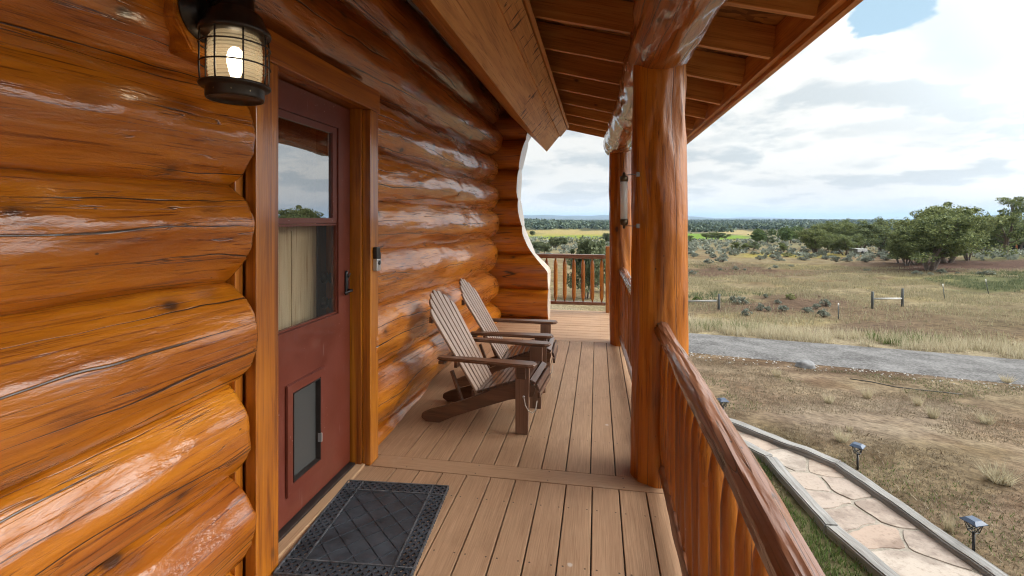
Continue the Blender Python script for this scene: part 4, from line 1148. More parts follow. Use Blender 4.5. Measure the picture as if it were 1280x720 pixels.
for (sx, sy) in seeds:
    # the strip of path this stone lies in
    best = [(sx-1.2,sy-1.2),(sx+1.2,sy-1.2),(sx+1.2,sy+1.2),(sx-1.2,sy+1.2)]
    for (tx, ty) in seeds:
        if (tx, ty) == (sx, sy): continue
        a, b = tx-sx, ty-sy; L = math.hypot(a, b)
        best = clip(best, a/L, b/L, (a*(sx+tx)/2+b*(sy+ty)/2)/L-.017)
        if len(best) < 3: break
    for E_, sg in ((leftE, 1), (rightE, -1)):
        # keep to the side of the nearest edge piece
        bd, be = 1e9, None
        for p, q in zip(E_, E_[1:]):
            d = q-p; t = max(0, min(1, ((sx-p.x)*d.x+(sy-p.y)*d.y)/(d.x**2+d.y**2))); dist = math.hypot(p.x+d.x*t-sx, p.y+d.y*t-sy)
            if dist < bd: bd, be = dist, (p, q)
        p, q = be; d = (q-p).normalized(); a, b = d.y*-sg, d.x*sg
        cc = a*p.x+b*p.y
        if a*sx+b*sy > cc: a, b, cc = -a, -b, -cc
        best = clip(best, a, b, cc-.152)
    if len(best) < 3: continue
    # ragged, rounded outline
    ring = []
    for i in range(len(best)):
        p, q = Vector(best[i]), Vector(best[(i+1) % len(best)]); L = (q-p).length
        if L < .05: ring.append(p.lerp(q, .5)); continue
        ncut = max(3, int(L/.07))
        for k in range(ncut):
            t = .09+.82*k/(ncut-1); w = p.lerp(q, t); ring.append(w+Vector((mn.noise(Vector((w.x*5, w.y*5, 3))), mn.noise(Vector((w.x*5, w.y*5, 8)))))*.038)
    if len(ring) < 5: continue
    cx = sum(v.x for v in ring)/len(ring); cy = sum(v.y for v in ring)/len(ring)
    bm = bmesh.new(); hz = random.uniform(.014, .023)
    lo = [bm.verts.new((v.x-cx, v.y-cy, gz(v.x, v.y)-gz(cx, cy)-.01)) for v in ring]
    hi = [bm.verts.new((v.x-cx, v.y-cy, gz(v.x, v.y)-gz(cx, cy)+hz-.006)) for v in ring]
    tp = [bm.verts.new(((v.x-cx)*.982, (v.y-cy)*.982, gz(v.x, v.y)-gz(cx, cy)+hz)) for v in ring]
    n = len(ring)
    for i in range(n):
        j = (i+1) % n; bm.faces.new((lo[i], lo[j], hi[j], hi[i])); bm.faces.new((hi[i], hi[j], tp[j], tp[i]))
    bm.faces.new(tp); bmesh.ops.recalc_face_normals(bm, faces=bm.faces[:])
    from_bm('flagstone', bm, M['stone'], fp, loc=(cx, cy, gz(cx, cy)))

# ------------------------------------------------------------------ path lamps
def solar_light():
    t = thing('path_lamp', 'black solar path lamp nearest the porch, beside the long timber', 'garden lamp', group='solar lamps along the stone path')
    tube('stake', [(0,0,-.1),(0,0,.21)], .0125, M['black'], t, 12)
    fr = []
    lo, hi = .030, .050; z0, z1 = .212, .305
    for k in range(4):
        a = math.pi/4+k*math.pi/2; b = a+math.pi/2
        p0 = Vector((math.cos(a)*lo*1.41, math.sin(a)*lo*1.41, z0)); p1 = Vector((math.cos(a)*hi*1.41, math.sin(a)*hi*1.41, z1))
        q0 = Vector((math.cos(b)*lo*1.41, math.sin(b)*lo*1.41, z0)); q1 = Vector((math.cos(b)*hi*1.41, math.sin(b)*hi*1.41, z1))
        for s, e in ((p0,p1),(p0,q1),(q0,p1),(p0,q0)): fr.append(tube_geo([s, e], [.0035]*2, 6))
    raw('lamp_frame', *merge_geo(fr), M['black'], t)
    k = 1.34
    raw('lamp_glass', [(s*lo*.95,u*lo*.95,z0) for s,u in ((1,1),(-1,1),(-1,-1),(1,-1))]+[(s*hi*.95,u*hi*.95,z1) for s,u in ((1,1),(-1,1),(-1,-1),(1,-1))], [(0,1,5,4),(1,2,6,5),(2,3,7,6),(3,0,4,7),(3,2,1,0)], M['tube_glass'], t)
    sq = ((1,1),(-1,1),(-1,-1),(1,-1))
    V = [(s*.072,u*.072,.303) for s,u in sq]+[(s*.072,u*.072,.310) for s,u in sq]+[(s*.042,u*.042,.335) for s,u in sq]
    raw('lamp_roof', V, [(3,2,1,0),(0,1,5,4),(1,2,6,5),(2,3,7,6),(3,0,4,7),(4,5,9,8),(5,6,10,9),(6,7,11,10),(7,4,8,11),(8,9,10,11)], M['solar'], t)
    return t
sl = solar_light(); p = gpt(1217,692); sl.location = p; sl.rotation_euler.z = rad(20)
copy_thing(sl, gpt(1072,587), rad(50), 'black solar path lamp standing midway along the outer timber')
copy_thing(sl, gpt(904,524), rad(10), 'black solar path lamp farthest from the porch, beyond the end of the outer timber')
# rock, hose
p = gpt(1006,459); V = []
bm = bmesh.new(); bmesh.ops.create_icosphere(bm, subdivisions=3, radius=1)
for v in bm.verts:
    v.co *= 1+.28*mn.noise(v.co*1.7+Vector((3,0,0)))+.1*mn.noise(v.co*4); v.co = Vector((v.co.x*.26, v.co.y*.17, v.co.z*.15))
tag(from_bm('boulder', bm, M['rock'], None, True, (p.x, p.y, p.z+.04), (0,0,rad(-20))), 'pale grey boulder lying at the near edge of the gravel drive', 'rock')
pts = [gpt(x, y)+Vector((0,0,.012)) for x, y in ((1062,474),(1090,478),(1118,484),(1150,488),(1180,491),(1203,493.5))]
tag(tube('drip_hose', pts, .010, M['hose'], None, 8), 'black drip hose lying across the brown yard near the drive', 'hose')
# gravel spilled along the drive's edge
random.seed(5); V, F = [], []
for k in range(2600):
    i = random.randrange(120, len(RPTS)-90) if len(RPTS) > 260 else random.randrange(len(RPTS)-2)
    p = RPTS[i]; d = (RPTS[i+1]-p).normalized(); s = Vector((d.y, -d.x))
    p = p.lerp(RPTS[i+1], random.random())+d*random.uniform(-.3,.3); q = p+s*(RW/2-.1+abs(random.gauss(0, .45)))
    q2 = q if (q-Vector((0,0))).length < p.length else p-s*(RW/2+abs(random.gauss(0,.38)))
    z = gz(q2.x, q2.y); sz = random.uniform(.014, .038); o = len(V)
    for c in ((1,0,0),(0,1,0),(-1,0,0),(0,-1,0),(0,0,.8)):
        V.append((q2.x+c[0]*sz*random.uniform(.6,1.2), q2.y+c[1]*sz*random.uniform(.6,1.2), z+c[2]*sz*random.uniform(.6,1.2)))
    F += [(o,o+1,o+4),(o+1,o+2,o+4),(o+2,o+3,o+4),(o+3,o,o+4)]
tag(raw('loose_stones', V, F, M['pebble']), 'loose pale stones scattered along the edge of the gravel drive', 'stones', kind='stuff')

# ================================================================== PLANTS
def blades(rng, n, h, w, lean, spread=0.0, segs=1):
    """n grass blades round the origin, as triangles: (n*3,3)"""
    a = rng.uniform(0, 2*np.pi, n); b = rng.uniform(0, 2*np.pi, n); rr = spread*np.sqrt(rng.uniform(0, 1, n))
    hh = h*rng.uniform(.5, 1.1, n); l = lean*hh*rng.uniform(.2, 1.2, n)
    bx, by = rr*np.cos(a), rr*np.sin(a)
    la = np.where(rr > 0, a+rng.normal(0, .7, n), b)
    wx, wy = w/2*np.cos(b), w/2*np.sin(b)
    z = np.zeros(n)
    P0 = np.stack([bx-wx, by-wy, z], 1); P1 = np.stack([bx+wx, by+wy, z], 1); P2 = np.stack([bx+l*np.cos(la), by+l*np.sin(la), hh], 1)
    return np.stack([P0, P1, P2], 1)          # n,3,3
def scatter(name, rng, xs, ys, h, w, lean, mat, label, per=3, spread=.06, hj=.5, cat='grass'):
    T = []
    zs = ground_np(np.array(xs), np.array(ys))
    for i in range(per):
        n = len(xs); B = blades(rng, n, 1, 1, 1); 
        k = h*np.clip(rng.normal(1, hj*.5, n), .35, 1.7)
        a = rng.uniform(0, 2*np.pi, n); ww = w*rng.uniform(.7, 1.3, n); la = rng.uniform(0, 2*np.pi, n); l = lean*k*rng.uniform(.1, 1, n)
        x = np.array(xs)+rng.normal(0, spread, n); y = np.array(ys)+rng.normal(0, spread, n)
        P0 = np.stack([x-ww/2*np.cos(a), y-ww/2*np.sin(a), zs-.01], 1); P1 = np.stack([x+ww/2*np.cos(a), y+ww/2*np.sin(a), zs-.01], 1)
        P2 = np.stack([x+l*np.cos(la), y+l*np.sin(la), zs+k], 1)
        T.append(np.stack([P0, P1, P2], 1))
    T = np.concatenate(T).reshape(-1, 3)
    return tag(mesh_obj(name, quads_mesh(name, T, 3, mat)), label, cat, kind='stuff')
rng = np.random.default_rng(3)
def to_px(x, y):
    z = ground_np(x, y); f = np.maximum(-x*sn+y*cs, .3); u = x*cs+y*sn
    return CX+FPX*u/f, CY+FPX*(EYE-z)/f
# verge beyond the drive
xs, ys = [], []
for i in range(len(RPTS)-1):
    p, q = RPTS[i], RPTS[i+1]; d = (q-p).normalized(); s = Vector((d.y, -d.x))
    if (p+s).length < p.length: s = -s
    if p.length > 45: continue
    for k in range(95):
        off = RW/2+.05+abs(rng.normal(0, 1.0)) if k % 3 else RW/2+rng.uniform(0, 2.4)
        t = rng.uniform(0, 1); c = p.lerp(q, t)+s*off; xs.append(c.x); ys.append(c.y)
xs, ys = np.array(xs), np.array(ys); keep = vnoise(xs, ys, .8, 4) > .30; xs, ys = xs[keep], ys[keep]
scatter('verge_grass', rng, xs, ys, .30, .016, .5, M['gold'], 'tall golden dry grass along the far edge of the gravel drive', 3, .05)
gk = (vnoise(xs, ys, 1.3, 9) > .66)
scatter('verge_weeds', rng, xs[gk], ys[gk], .26, .022, .5, M['weed'], 'green weeds mixed into the verge beyond the drive', 2, .08)
# field grass
def field(n, r0, r1, a0=4, a1=66):
    r = np.sqrt(rng.uniform(r0**2, r1**2, n)); a = np.radians(rng.uniform(a0, a1, n)); return r*np.sin(a), r*np.cos(a)
x, y = field(90000, 17, 62); px, py = to_px(x, y)
beyond = py-(414.5+(px-860)*.088) < -6
soil = np.zeros(len(x))
for cx, cy, rx, ry in ((900,338,66,9),(965,340,70,5),(1190,331,125,9.5),(985,384,105,13),(1075,392,80,10),(1190,405,150,17),(1120,408,80,8)):
    soil = np.maximum(soil, np.clip(1.4-np.sqrt(((px-cx)/rx)**2+((py-cy)/ry)**2), 0, 1))
keep = beyond & (rng.uniform(0, 1, len(x)) > soil*.85) & (vnoise(x, y, 1.4, 8) > .36)
x, y = x[keep], y[keep]; px, py = px[keep], py[keep]
gr = (np.hypot((px-1250)/80, (py-352)/12) < 1+.5*(vnoise(x, y, 2, 3)-.5)) | (vnoise(x, y, 5, 6) > .72)
scatter('field_grass', rng, x[~gr], y[~gr], .17, .026, .7, M['tan'], 'dry tan grass growing over the field beyond the drive', 2, .1)
scatter('field_weeds', rng, x[gr], y[gr], .16, .030, .7, M['scrub'], 'greenish low growth in the field below the big junipers', 2, .1)
# yard litter and low green
x, y = field(75000, 5.5, 18, 8, 75); px, py = to_px(x, y)
keep = (py > 447+(px-860)*.088) & (vnoise(x, y, .8, 2) > .42)
def off_path(x, y):
    return np.array([not inside(poly, a, b) for a, b in zip(x, y)])
x, y = x[keep], y[keep]; op = off_path(x, y) & (x > 1.6); x, y = x[op], y[op]
scatter('yard_litter', rng, x, y, .035, .012, 1.6, M['litter'], 'dead flattened grass over the bare yard', 2, .05)
kk = (vnoise(x, y, 1.7, 13) > .60) & (rng.uniform(0, 1, len(x)) < .35)
scatter('yard_weeds', rng, x[kk], y[kk], .03, .014, 1.2, M['weed'], 'sparse low green weeds in the yard', 2, .04)
x = rng.uniform(.6, 3.0, 16000); y = rng.uniform(2.5, 8.5, 16000)
lim = np.interp(y, [I[4].y, I[2].y, I[1].y, 8.5], [I[4].x, I[2].x, I[1].x, I[1].x-.5])
k = (x < lim-.02) & (vnoise(x, y, .5, 4) > .40); 
scatter('path_side_weeds', rng, x[k], y[k], .06, .012, .9, M['weed'], 'short green weeds between the stone path and the porch', 2, .03)
# bunch grasses in the yard
tuft_me = []
for s in range(3):
    r2 = np.random.default_rng(50+s); T = blades(r2, 170, .24, .008, .65, .07).reshape(-1, 3); tuft_me.append(quads_mesh('bunch_grass', T, 3, M['gold']))
WH = ['beside the pale boulder near the drive','in the bare yard, the second one from the boulder','small and thin between two bigger tufts in the yard','in the middle of the yard, just this side of the hose','right below the hose in the yard','alone in the right of the yard, round and full','wide and greenish, lying right of the middle lamp','thin and pale on the bare patch beyond the middle lamp','small, near the right edge below the drive','thin, just behind the nearest lamp']
for i, (a, b, s, wd) in enumerate([(971,471,.9,1),(1036,504,.8,.9),(1062,540,.5,.7),(1084,498,1.0,.8),(1147,507,.9,.8),(1233,530,.9,1.1),(1250,603,.85,1.6),(1052,552,.75,1.0),(1258,478,.8,1.3),(1186,665,.8,.5),(1166,523,1.0,.75)]):
    p = gpt(a, b); o = bpy.data.objects.new('bunch_grass', tuft_me[i % 3]); link(o); o.location = p; o.scale = (s*wd*1.1, s*wd*1.1, s*1.15); o.rotation_euler.z = i*1.3
    tag(o, 'dry bunch grass tuft '+(WH+['between the round tuft and the hose'])[i], 'grass tuft', 'bunch grasses in the yard')

# ---- trees
def leaf_quads(r2, centers, radii, per, size, flat=.62):
    """random leaf sprays filling clumps"""
    C = np.repeat(np.array(centers), per, 0); R = np.repeat(np.array(radii), per); n = len(C)
    d = r2.normal(0, 1, (n, 3)); d /= np.linalg.norm(d, axis=1)[:, None]
    rad_ = R*r2.uniform(.25, 1, n)**.5
    P = C+d*rad_[:, None]*np.array([1, 1, flat])
    a = r2.normal(0, 1, (n, 3))+d*.6; a /= np.linalg.norm(a, axis=1)[:, None]
    b = np.cross(a, r2.normal(0, 1, (n, 3))); b /= np.linalg.norm(b, axis=1)[:, None]
    s = size*r2.uniform(.6, 1.3, n)[:, None]
    return np.stack([P-a*s*.6, P+b*s*.42, P+a*s*.75, P-b*s*.42], 1).reshape(-1, 3)
def tree_proto(seed, H=6.0, W=5.0, ntr=3, dens=110, per=48, leaf=.17, low=.22, kind='juniper', rag=.45):
    rr = random.Random(seed); r2 = np.random.default_rng(seed); G = []; tips = []
    for k in range(ntr):
        a = 2*math.pi*k/ntr+rr.uniform(-.5,.5); p = Vector((math.cos(a)*.12*(ntr > 1), math.sin(a)*.12*(ntr > 1), -.15)); pts = [p.copy()]; rad_ = [rr.uniform(.13,.19)*H/6]
        d = Vector((math.cos(a)*rr.uniform(.2,.7)*(ntr > 1), math.sin(a)*rr.uniform(.2,.7)*(ntr > 1), 1)).normalized()
        L = H*rr.uniform(.6,.85); n = 9
        for i in range(n):
            d = (d+Vector((rr.gauss(0,.14), rr.gauss(0,.14), .06))).normalized(); p = p+d*L/n; pts.append(p.copy()); rad_.append(rad_[0]*(1-.085*(i+1)))
            if i >= 2:
                for b in range(2):
                    ba = rr.uniform(0, 2*math.pi); bd = Vector((math.cos(ba), math.sin(ba), rr.uniform(.0,.7))).normalized(); bl = W*.5*rr.uniform(.35,.95)*(1-.05*i); bp = [p.copy()]; br = [rad_[-1]*.5]; q = p.copy()
                    for j in range(4):
                        bd = (bd+Vector((rr.gauss(0,.2), rr.gauss(0,.2), rr.gauss(.08,.15)))).normalized(); q = q+bd*bl/4; bp.append(q.copy()); br.append(br[0]*(1-.22*(j+1)))
                        if j >= 1: tips.append(q.copy())
                    G.append(tube_geo(bp, br, 5, False))
        G.append(tube_geo(pts, rad_, 8, False)); tips.append(p)
    V, F = merge_geo(G)
    me = bpy.data.meshes.new('trunk'); me.from_pydata([tuple(v) for v in V], [], F); me.materials.append(M['bark']); me.polygons.foreach_set('use_smooth', [True]*len(me.polygons)); me.update()
    C, Rr = [], []
    for t in tips:
        # keep inside an uneven dome
        u = Vector((t.x/(W*.55), t.y/(W*.55), (t.z-H*.45)/(H*.56)))
        if t.z < H*low*.7: t = Vector((t.x, t.y, H*low*.7+rr.uniform(0,.4)))
        if u.length > 1.05: t = Vector((t.x/u.length, t.y/u.length, H*.45+(t.z-H*.45)/u.length))
        C.append(t); Rr.append(rr.uniform(.38,.72)*W/5)
    while len(C) < dens:
        th = rr.uniform(0, 2*math.pi); ph = math.acos(rr.uniform(-.55, 1)); k = rr.uniform(.66, 1.0)*(1+rag*mn.noise(Vector((math.cos(th)*1.6, math.sin(th)*1.6, ph*1.7+seed))))
        q = Vector((math.sin(ph)*math.cos(th)*W*.5*k, math.sin(ph)*math.sin(th)*W*.5*k, H*.5+math.cos(ph)*H*.46*k))
        if q.z < H*low: continue
        C.append(q); Rr.append(rr.uniform(.26,.66)*W/5)
    for k in range(int(dens*.4)):      # tufts that break the outline
        th = rr.uniform(0, 2*math.pi); ph = math.acos(rr.uniform(-.3, 1)); q = rr.choice(C); dd = Vector((math.cos(th)*math.sin(ph), math.sin(th)*math.sin(ph), abs(math.cos(ph))*.9+.1))
        C.append(Vector(q)+dd*rr.uniform(.45,.8)*W/5); Rr.append(rr.uniform(.12,.24)*W/5)
    Q = leaf_quads(r2, [tuple(c) for c in C], Rr, per, leaf)
    hz_ = float(np.percentile(Q[:, 2], 99.7)); wz_ = 2*float(np.percentile(np.hypot(Q[:, 0], Q[:, 1]), 96))
    return me, quads_mesh('crown', Q, 4, M[kind]), hz_, wz_
def place_tree(proto, base, top_h, width, rz, label, group='junipers and pines around the field', name='juniper_tree', cat='tree'):
    me_t, me_c, H, W = proto
    t = thing(name, label, cat, (base.x, base.y, base.z), rz, group)
    a = bpy.data.objects.new('trunk', me_t); link(a, t); b = bpy.data.objects.new('crown', me_c); link(b, t)
    t.scale = (width/W, width/W, top_h/H); return t
PR = [tree_proto(101, 6, 6.0, 3, 112, 110, .125), tree_proto(102, 6, 5.0, 4, 100, 105, .125), tree_proto(103, 6, 4.6, 2, 92, 100, .13, .16), tree_proto(104, 6, 4.2, 1, 84, 95, .13, .1, 'pinyon')]
PO = [tree_proto(107, 6, 5.6, 2, 34, 90, .125, .42, 'juniper', .6), tree_proto(108, 6, 6.2, 4, 128, 115, .12, .17, 'juniper', .6)]
PL = [tree_proto(111, 6, 4.4, 1, 110, 40, .22, .12, 'light_tree')]
PB = [tree_proto(121, 3, 3.2, 4, 80, 45, .12, .05, 'scrub')]
def tree_px(pr, px, base, top, half, rz, label, **kw):
    p = gpt(px, base); d = -p.x*sn+p.y*cs
    return place_tree(pr, p, (base-top)*d/FPX, 2*half*d/FPX, rz, label, **kw)
tree_px(PO[1], 1162, 337.5, 266, 47, .4, 'large spreading juniper with pale split trunks standing at the edge of the dark soil')
tree_px(PO[1], 1184, 329, 255, 46, 2.0, 'tallest spreading juniper, directly behind the one with the pale split trunks')
tree_px(PR[2], 1124, 329, 290, 17, 1.1, 'low leaning juniper on the left flank of the large spreading one')
tree_px(PR[2], 1144, 331, 271, 20, 2.2, 'bushy juniper filling the left shoulder of the tallest ones')
tree_px(PR[0], 1209, 326, 266, 22, 1.7, 'juniper on the right shoulder of the tallest one, over the dark soil')
tree_px(PO[1], 1133, 333, 288, 18, 4.4, 'low juniper drooping over the dark soil left of the pale trunks')
tree_px(PO[0], 1258, 317, 247, 39, 4.0, 'dark open juniper in front of the shed with the blue grey roof')
tree_px(PO[0], 1300, 313, 258, 26, 1.0, 'juniper cut by the right edge of the picture')
tree_px(PR[2], 1217, 321, 268, 10, 3.0, 'smaller juniper between the tallest one and the shed')
tree_px(PR[3], 1098, 317, 281.5, 22, .3, 'round headed juniper standing clear, left of the large spreading one')
tree_px(PR[1], 1020, 318, 282.5, 22, 5.0, 'dark bushy juniper at the left end of the row beyond the field')
tree_px(PR[0], 1056, 319, 292, 21, 2.6, 'low wide juniper in front of the row beyond the field')
tree_px(PR[0], 1046, 314, 277, 18, 1.4, 'taller juniper rising behind the low wide one')
tree_px(PR[1], 1074, 313, 276.5, 22, 3.3, 'tall dark juniper behind the round headed one')
tree_px(PR[2], 923, 315, 299, 11, 0, 'small dark rounded juniper alone in the sagebrush flat')
tree_px(PR[3], 941, 313, 301, 9, 2, 'small juniper touching the rounded one in the sagebrush flat')
tree_px(PR[2], 979, 315, 300.5, 8, 4, 'little ball shaped juniper right of the pale green tree')
tree_px(PL[0], 949, 306, 286, 8, 0, 'pale green leafy tree rising out of the sagebrush flat', name='leafy_tree', group='pale leafy trees')
tree_px(PL[0], 988, 304, 284.5, 10, 2, 'broad pale green leafy tree left of the juniper row', name='leafy_tree', group='pale leafy trees')
tree_px(PR[3], 963, 304, 298, 6, 1, 'tiny dark juniper between the two pale leafy trees')
tree_px(PR[3], 879, 304.5, 298, 4, 3, 'tiny dark juniper in front of the green field')
tree_px(PR[2], 860, 304, 292, 8, 3, 'dark juniper partly hidden by the near porch post')
for i, (a, b, c, h) in enumerate(((884,299,291,9),(897,299,289.5,9),(907,298.5,291,7))):
    tree_px(PR[i], a, b, c, h, i, ['left','middle','right'][i]+' one of three dark trees clumped before the bright green field', group='clump before the green field')
for i, (a, b, c, h) in enumerate(((694,310,296.5,9),(704,308,297,7),(672,314,302,8),(681,317,304,8),(665.5,294.5,288.5,4),(760,304,291.5,7))):
    tree_px(PB[0], a, b, c, h, i*1.1, ['round grey green bush in the flat beyond the end railing','smaller grey green bush beside the round one beyond the end railing','green bush right beside the sawn log ends','low bush just above the end railing by the log ends','tiny dark bush at the edge of the yellow field','dark bush just left of the far porch post'][i], name='scrub_bush', cat='bush', group='bushes beyond the end railing')
tree_px(PB[0], 736, 374, 299, 25, .7, 'large grey green scrub oak close behind the end railing', name='scrub_oak', group='large scrub trees')
tree_px(PB[0], 770, 366, 315, 17, 2.7, 'lower scrub oak beside the far porch post behind the end railing', name='scrub_oak', group='large scrub trees')
# wooded rise to the right, each tree on its own
rr = random.Random(77)
for i in range(46):
    px = rr.uniform(1030, 1290); far = rr.uniform(95, 200); v = Vector(ray(px, 300)[:2]).normalized()*far
    if 1085 > px and far < 120: far = 120
    z = gz(v.x, v.y); top = rr.uniform(272, 280)+max(0, (1090-px)*.075)-max(0, (px-1180)*.04); f = -v.x*sn+v.y*cs
    h = min(8.5, max(3.6, EYE-z-(top-272)*f/FPX)); pr = PR[i % 4]
    place_tree(pr, Vector((v.x, v.y, z)), h, h*rr.uniform(.6,.9), rr.uniform(0,6), 'dark juniper or pine in the wooded rise behind the field', group='trees of the wooded rise')
for i in range(13):
    px = rr.uniform(945, 1030); far = rr.uniform(140, 260); v = Vector(ray(px, 300)[:2]).normalized()*far
    z = gz(v.x, v.y); h = rr.uniform(2.8, 5.8); pr = (PL+[PR[2],PL[0],PR[3]])[i % 4]
    place_tree(pr, Vector((v.x, v.y, z)), h, h*rr.uniform(.7,1.0), rr.uniform(0,6), 'green tree in the grove left of the wooded rise', group='grove left of the wooded rise')

# ---- sagebrush
def bush_proto(seed, mat, n=26, per=26, leaf=.075):
    r2 = np.random.default_rng(seed); rr = random.Random(seed); C, Rr, G = [], [], []
    for k in range(n):
        a = rr.uniform(0, 6.28); k2 = rr.uniform(.1, 1)**.6; q = (math.cos(a)*.48*k2, math.sin(a)*.48*k2, .16+.5*(1-k2**2)*rr.uniform(.5,1.1)); C.append(q); Rr.append(rr.uniform(.09,.19))
        G.append(tube_geo([(0,0,-.03), (q[0]*.6,q[1]*.6,q[2]*.5), q], [.022,.014,.006], 5, False))
    V, F = merge_geo(G); me = bpy.data.meshes.new('stems'); me.from_pydata([tuple(v) for v in V], [], F); me.materials.append(M['bark']); me.update()
    return me, quads_mesh('foliage', leaf_quads(r2, C, Rr, per, leaf), 4, M[mat])
SB = [bush_proto(200+i, 'sage') for i in range(4)]; RBu = bush_proto(230, 'rabbit', 24, 30); SG = bush_proto(231, 'weed', 20, 26)
def sage(pr, px, py, wpx, hpx, label, group='sagebrush in the field', name='sagebrush'):
    p = gpt(px, py); d = -p.x*sn+p.y*cs; k = d/FPX
    t = thing(name, label, 'bush', p, rr.uniform(0, 6), group)
    a = bpy.data.objects.new('stems', pr[0]); link(a, t); b = bpy.data.objects.new('foliage', pr[1]); link(b, t)
    t.scale = (wpx*k/1.15, wpx*k/1.15, hpx*k/.78); return t
near = [(926,381,17,12,'tall grey sagebrush right of the left fence brace'),(916,377,9,9,'thin sagebrush at the left shoulder of the tall grey one'),(951,388,11,10,'sagebrush clump in the middle of the brown soil'),(960,389,8,8,'smaller sagebrush leaning on the clump in the brown soil'),
 (934,395,14,11,'sagebrush at the edge of the golden verge'),(979,389,13,9,'blue grey sagebrush low on the brown soil'),(972,379.5,9,6,'flat sagebrush with a pale twig on the brown soil'),(956.5,372.5,6,7,'thin dark sagebrush standing on the upper brown soil'),
 (1031,383,15,11,'silvery sagebrush at the top of the right clump'),(1010,391,14,9,'sagebrush at the left of the right clump'),(1029,396,15,11,'dark grey sagebrush at the foot of the right clump'),(1021,386,10,8,'small sagebrush in the heart of the right clump'),
 (1147,343.5,14,6,'sagebrush left of the pale split trunks'),(1163,344.5,7,5,'tiny sagebrush right under the pale split trunks'),(1177,341.5,12,6,'sagebrush on the dark soil right of the pale trunks'),(1197,343,6,4,'tiny sagebrush on the dark soil below the shed'),(1225,343.5,9,5,'low sagebrush below the shed'),(1236,344,14,7,'wide sagebrush below the shed at the edge of the green patch'),
 (1261,322.5,11,5,'sagebrush in front of the dark open juniper'),(1084,339,8,4,'dark sagebrush on the open dry grass'),
 (866,343,11,6,'grey sagebrush close beside the near porch post'),(858.5,346,6,5,'sagebrush cut by the edge of the near porch post'),(920,337,8,5,'sagebrush on the bare brown patch'),(931,338.5,4,4,'tiny sagebrush on the bare brown patch'),(900,337.5,6,3,'flat dark sagebrush on the bare brown patch'),(969,335.5,8,5,'sagebrush at the right end of the bare brown patch'),(962,337,4,3,'tiny sagebrush at the right end of the bare brown patch'),(989,334,7,4,'sagebrush on the dry grass below the yellow strip'),
 (886,329.5,14,7,'grey sagebrush in the band left of the yellow strip'),(902,328,16,8,'widest grey sagebrush left of the yellow strip'),(950,324.5,11,6,'sagebrush before the rounded juniper'),(1005,325.5,15,6,'low wide sagebrush under the dark bushy juniper'),(1046,327,13,8,'round silvery sagebrush under the juniper row'),(1059,327.5,11,7,'round sagebrush right of the silvery one under the row'),(974,326.5,13,6,'grey sagebrush just below the yellow strip'),(1033,324,12,6,'sagebrush in front of the low wide juniper'),(1083,328,12,8,'silvery sagebrush below the round headed juniper'),(1107,325.5,12,8,'silvery sagebrush right of the round headed juniper')]
for i, (a, b, w, h, l) in enumerate(near): sage(SB[i % 4], a, b, w*1.1, h*1.05, l)
sage(RBu, 988, 375, 15, 9.5, 'yellow green brush standing among the grey sagebrush', 'other brush in the field', 'rabbitbrush')
sage(SG, 873, 377, 15, 8, 'bright green bush behind the rail of the left fence brace', 'other brush in the field', 'green_bush')
sage(RBu, 983, 321, 16, 6, 'reddish yellow brush in the yellow strip', 'other brush in the field', 'rabbitbrush')
for i in range(185):
    px = rr.uniform(855, 1130) if i < 125 else rr.uniform(600, 790); py = 300+24*rr.random()**.8 if i < 125 else 302+26*rr.random()
    if 1085 < px: py = rr.uniform(312, 326)
    d = 604*5.2/(py-272)
    sage(SB[i % 4], px, py, rr.uniform(.7,1.5)*FPX/d*.95, rr.uniform(.45,.8)*FPX/d*.95, 'grey green sagebrush scattered over the flat beyond the field' if i < 125 else 'grey green sagebrush scattered over the flat beyond the end railing', 'sagebrush of the flat' if i < 125 else 'sagebrush beyond the end railing')
# the rest of the flat: too many to count
r2 = np.random.default_rng(8); n = 2600; r = r2.uniform(75, 330, n); a = np.radians(r2.uniform(-16, 46, n)); x, y = r*np.sin(a), r*np.cos(a); z = ground_np(x, y)
px, py = to_px(x, y); keep = (py > 297) & ~((np.abs(px-890) < 60) & (py < 300)); x, y, z = x[keep], y[keep], z[keep]
C = np.stack([x, y, z+.3], 1); Q = leaf_quads(r2, C, r2.uniform(.35, .8, len(C)), 12, .42, .6)
tag(mesh_obj('sagebrush_cover', quads_mesh('sagebrush_cover', Q, 4, M['sage'])), 'distant grey green sagebrush covering the flat', 'brush', kind='stuff')
# far woods on the hills
n = 15000; r = np.exp(r2.uniform(np.log(430), np.log(3300), n)); a = np.radians(r2.uniform(-50, 76, n)); x, y = r*np.sin(a), r*np.cos(a); z = ground_np(x, y); px, py = to_px(x, y)
keep = (py < 290.0+1.5*(vnoise(x, y, 60, 3)-.5)) & ((px > 800) | (py < 286.8)) & ((vnoise(x, y, 90, 2) > .33) | (r > 900)); x, y, z, r = x[keep], y[keep], z[keep], r[keep]
print('far trees', len(x))
hh = r2.uniform(4.5, 8.5, len(x)); C = np.stack([x, y, z+hh*.45], 1)
Q = leaf_quads(r2, C, hh*.50, 13, 3.4, 1.0)
tag(mesh_obj('far_woods', quads_mesh('far_woods', Q, 4, M['farwood'])), 'dark wooded hills along the horizon', 'woods', kind='stuff')

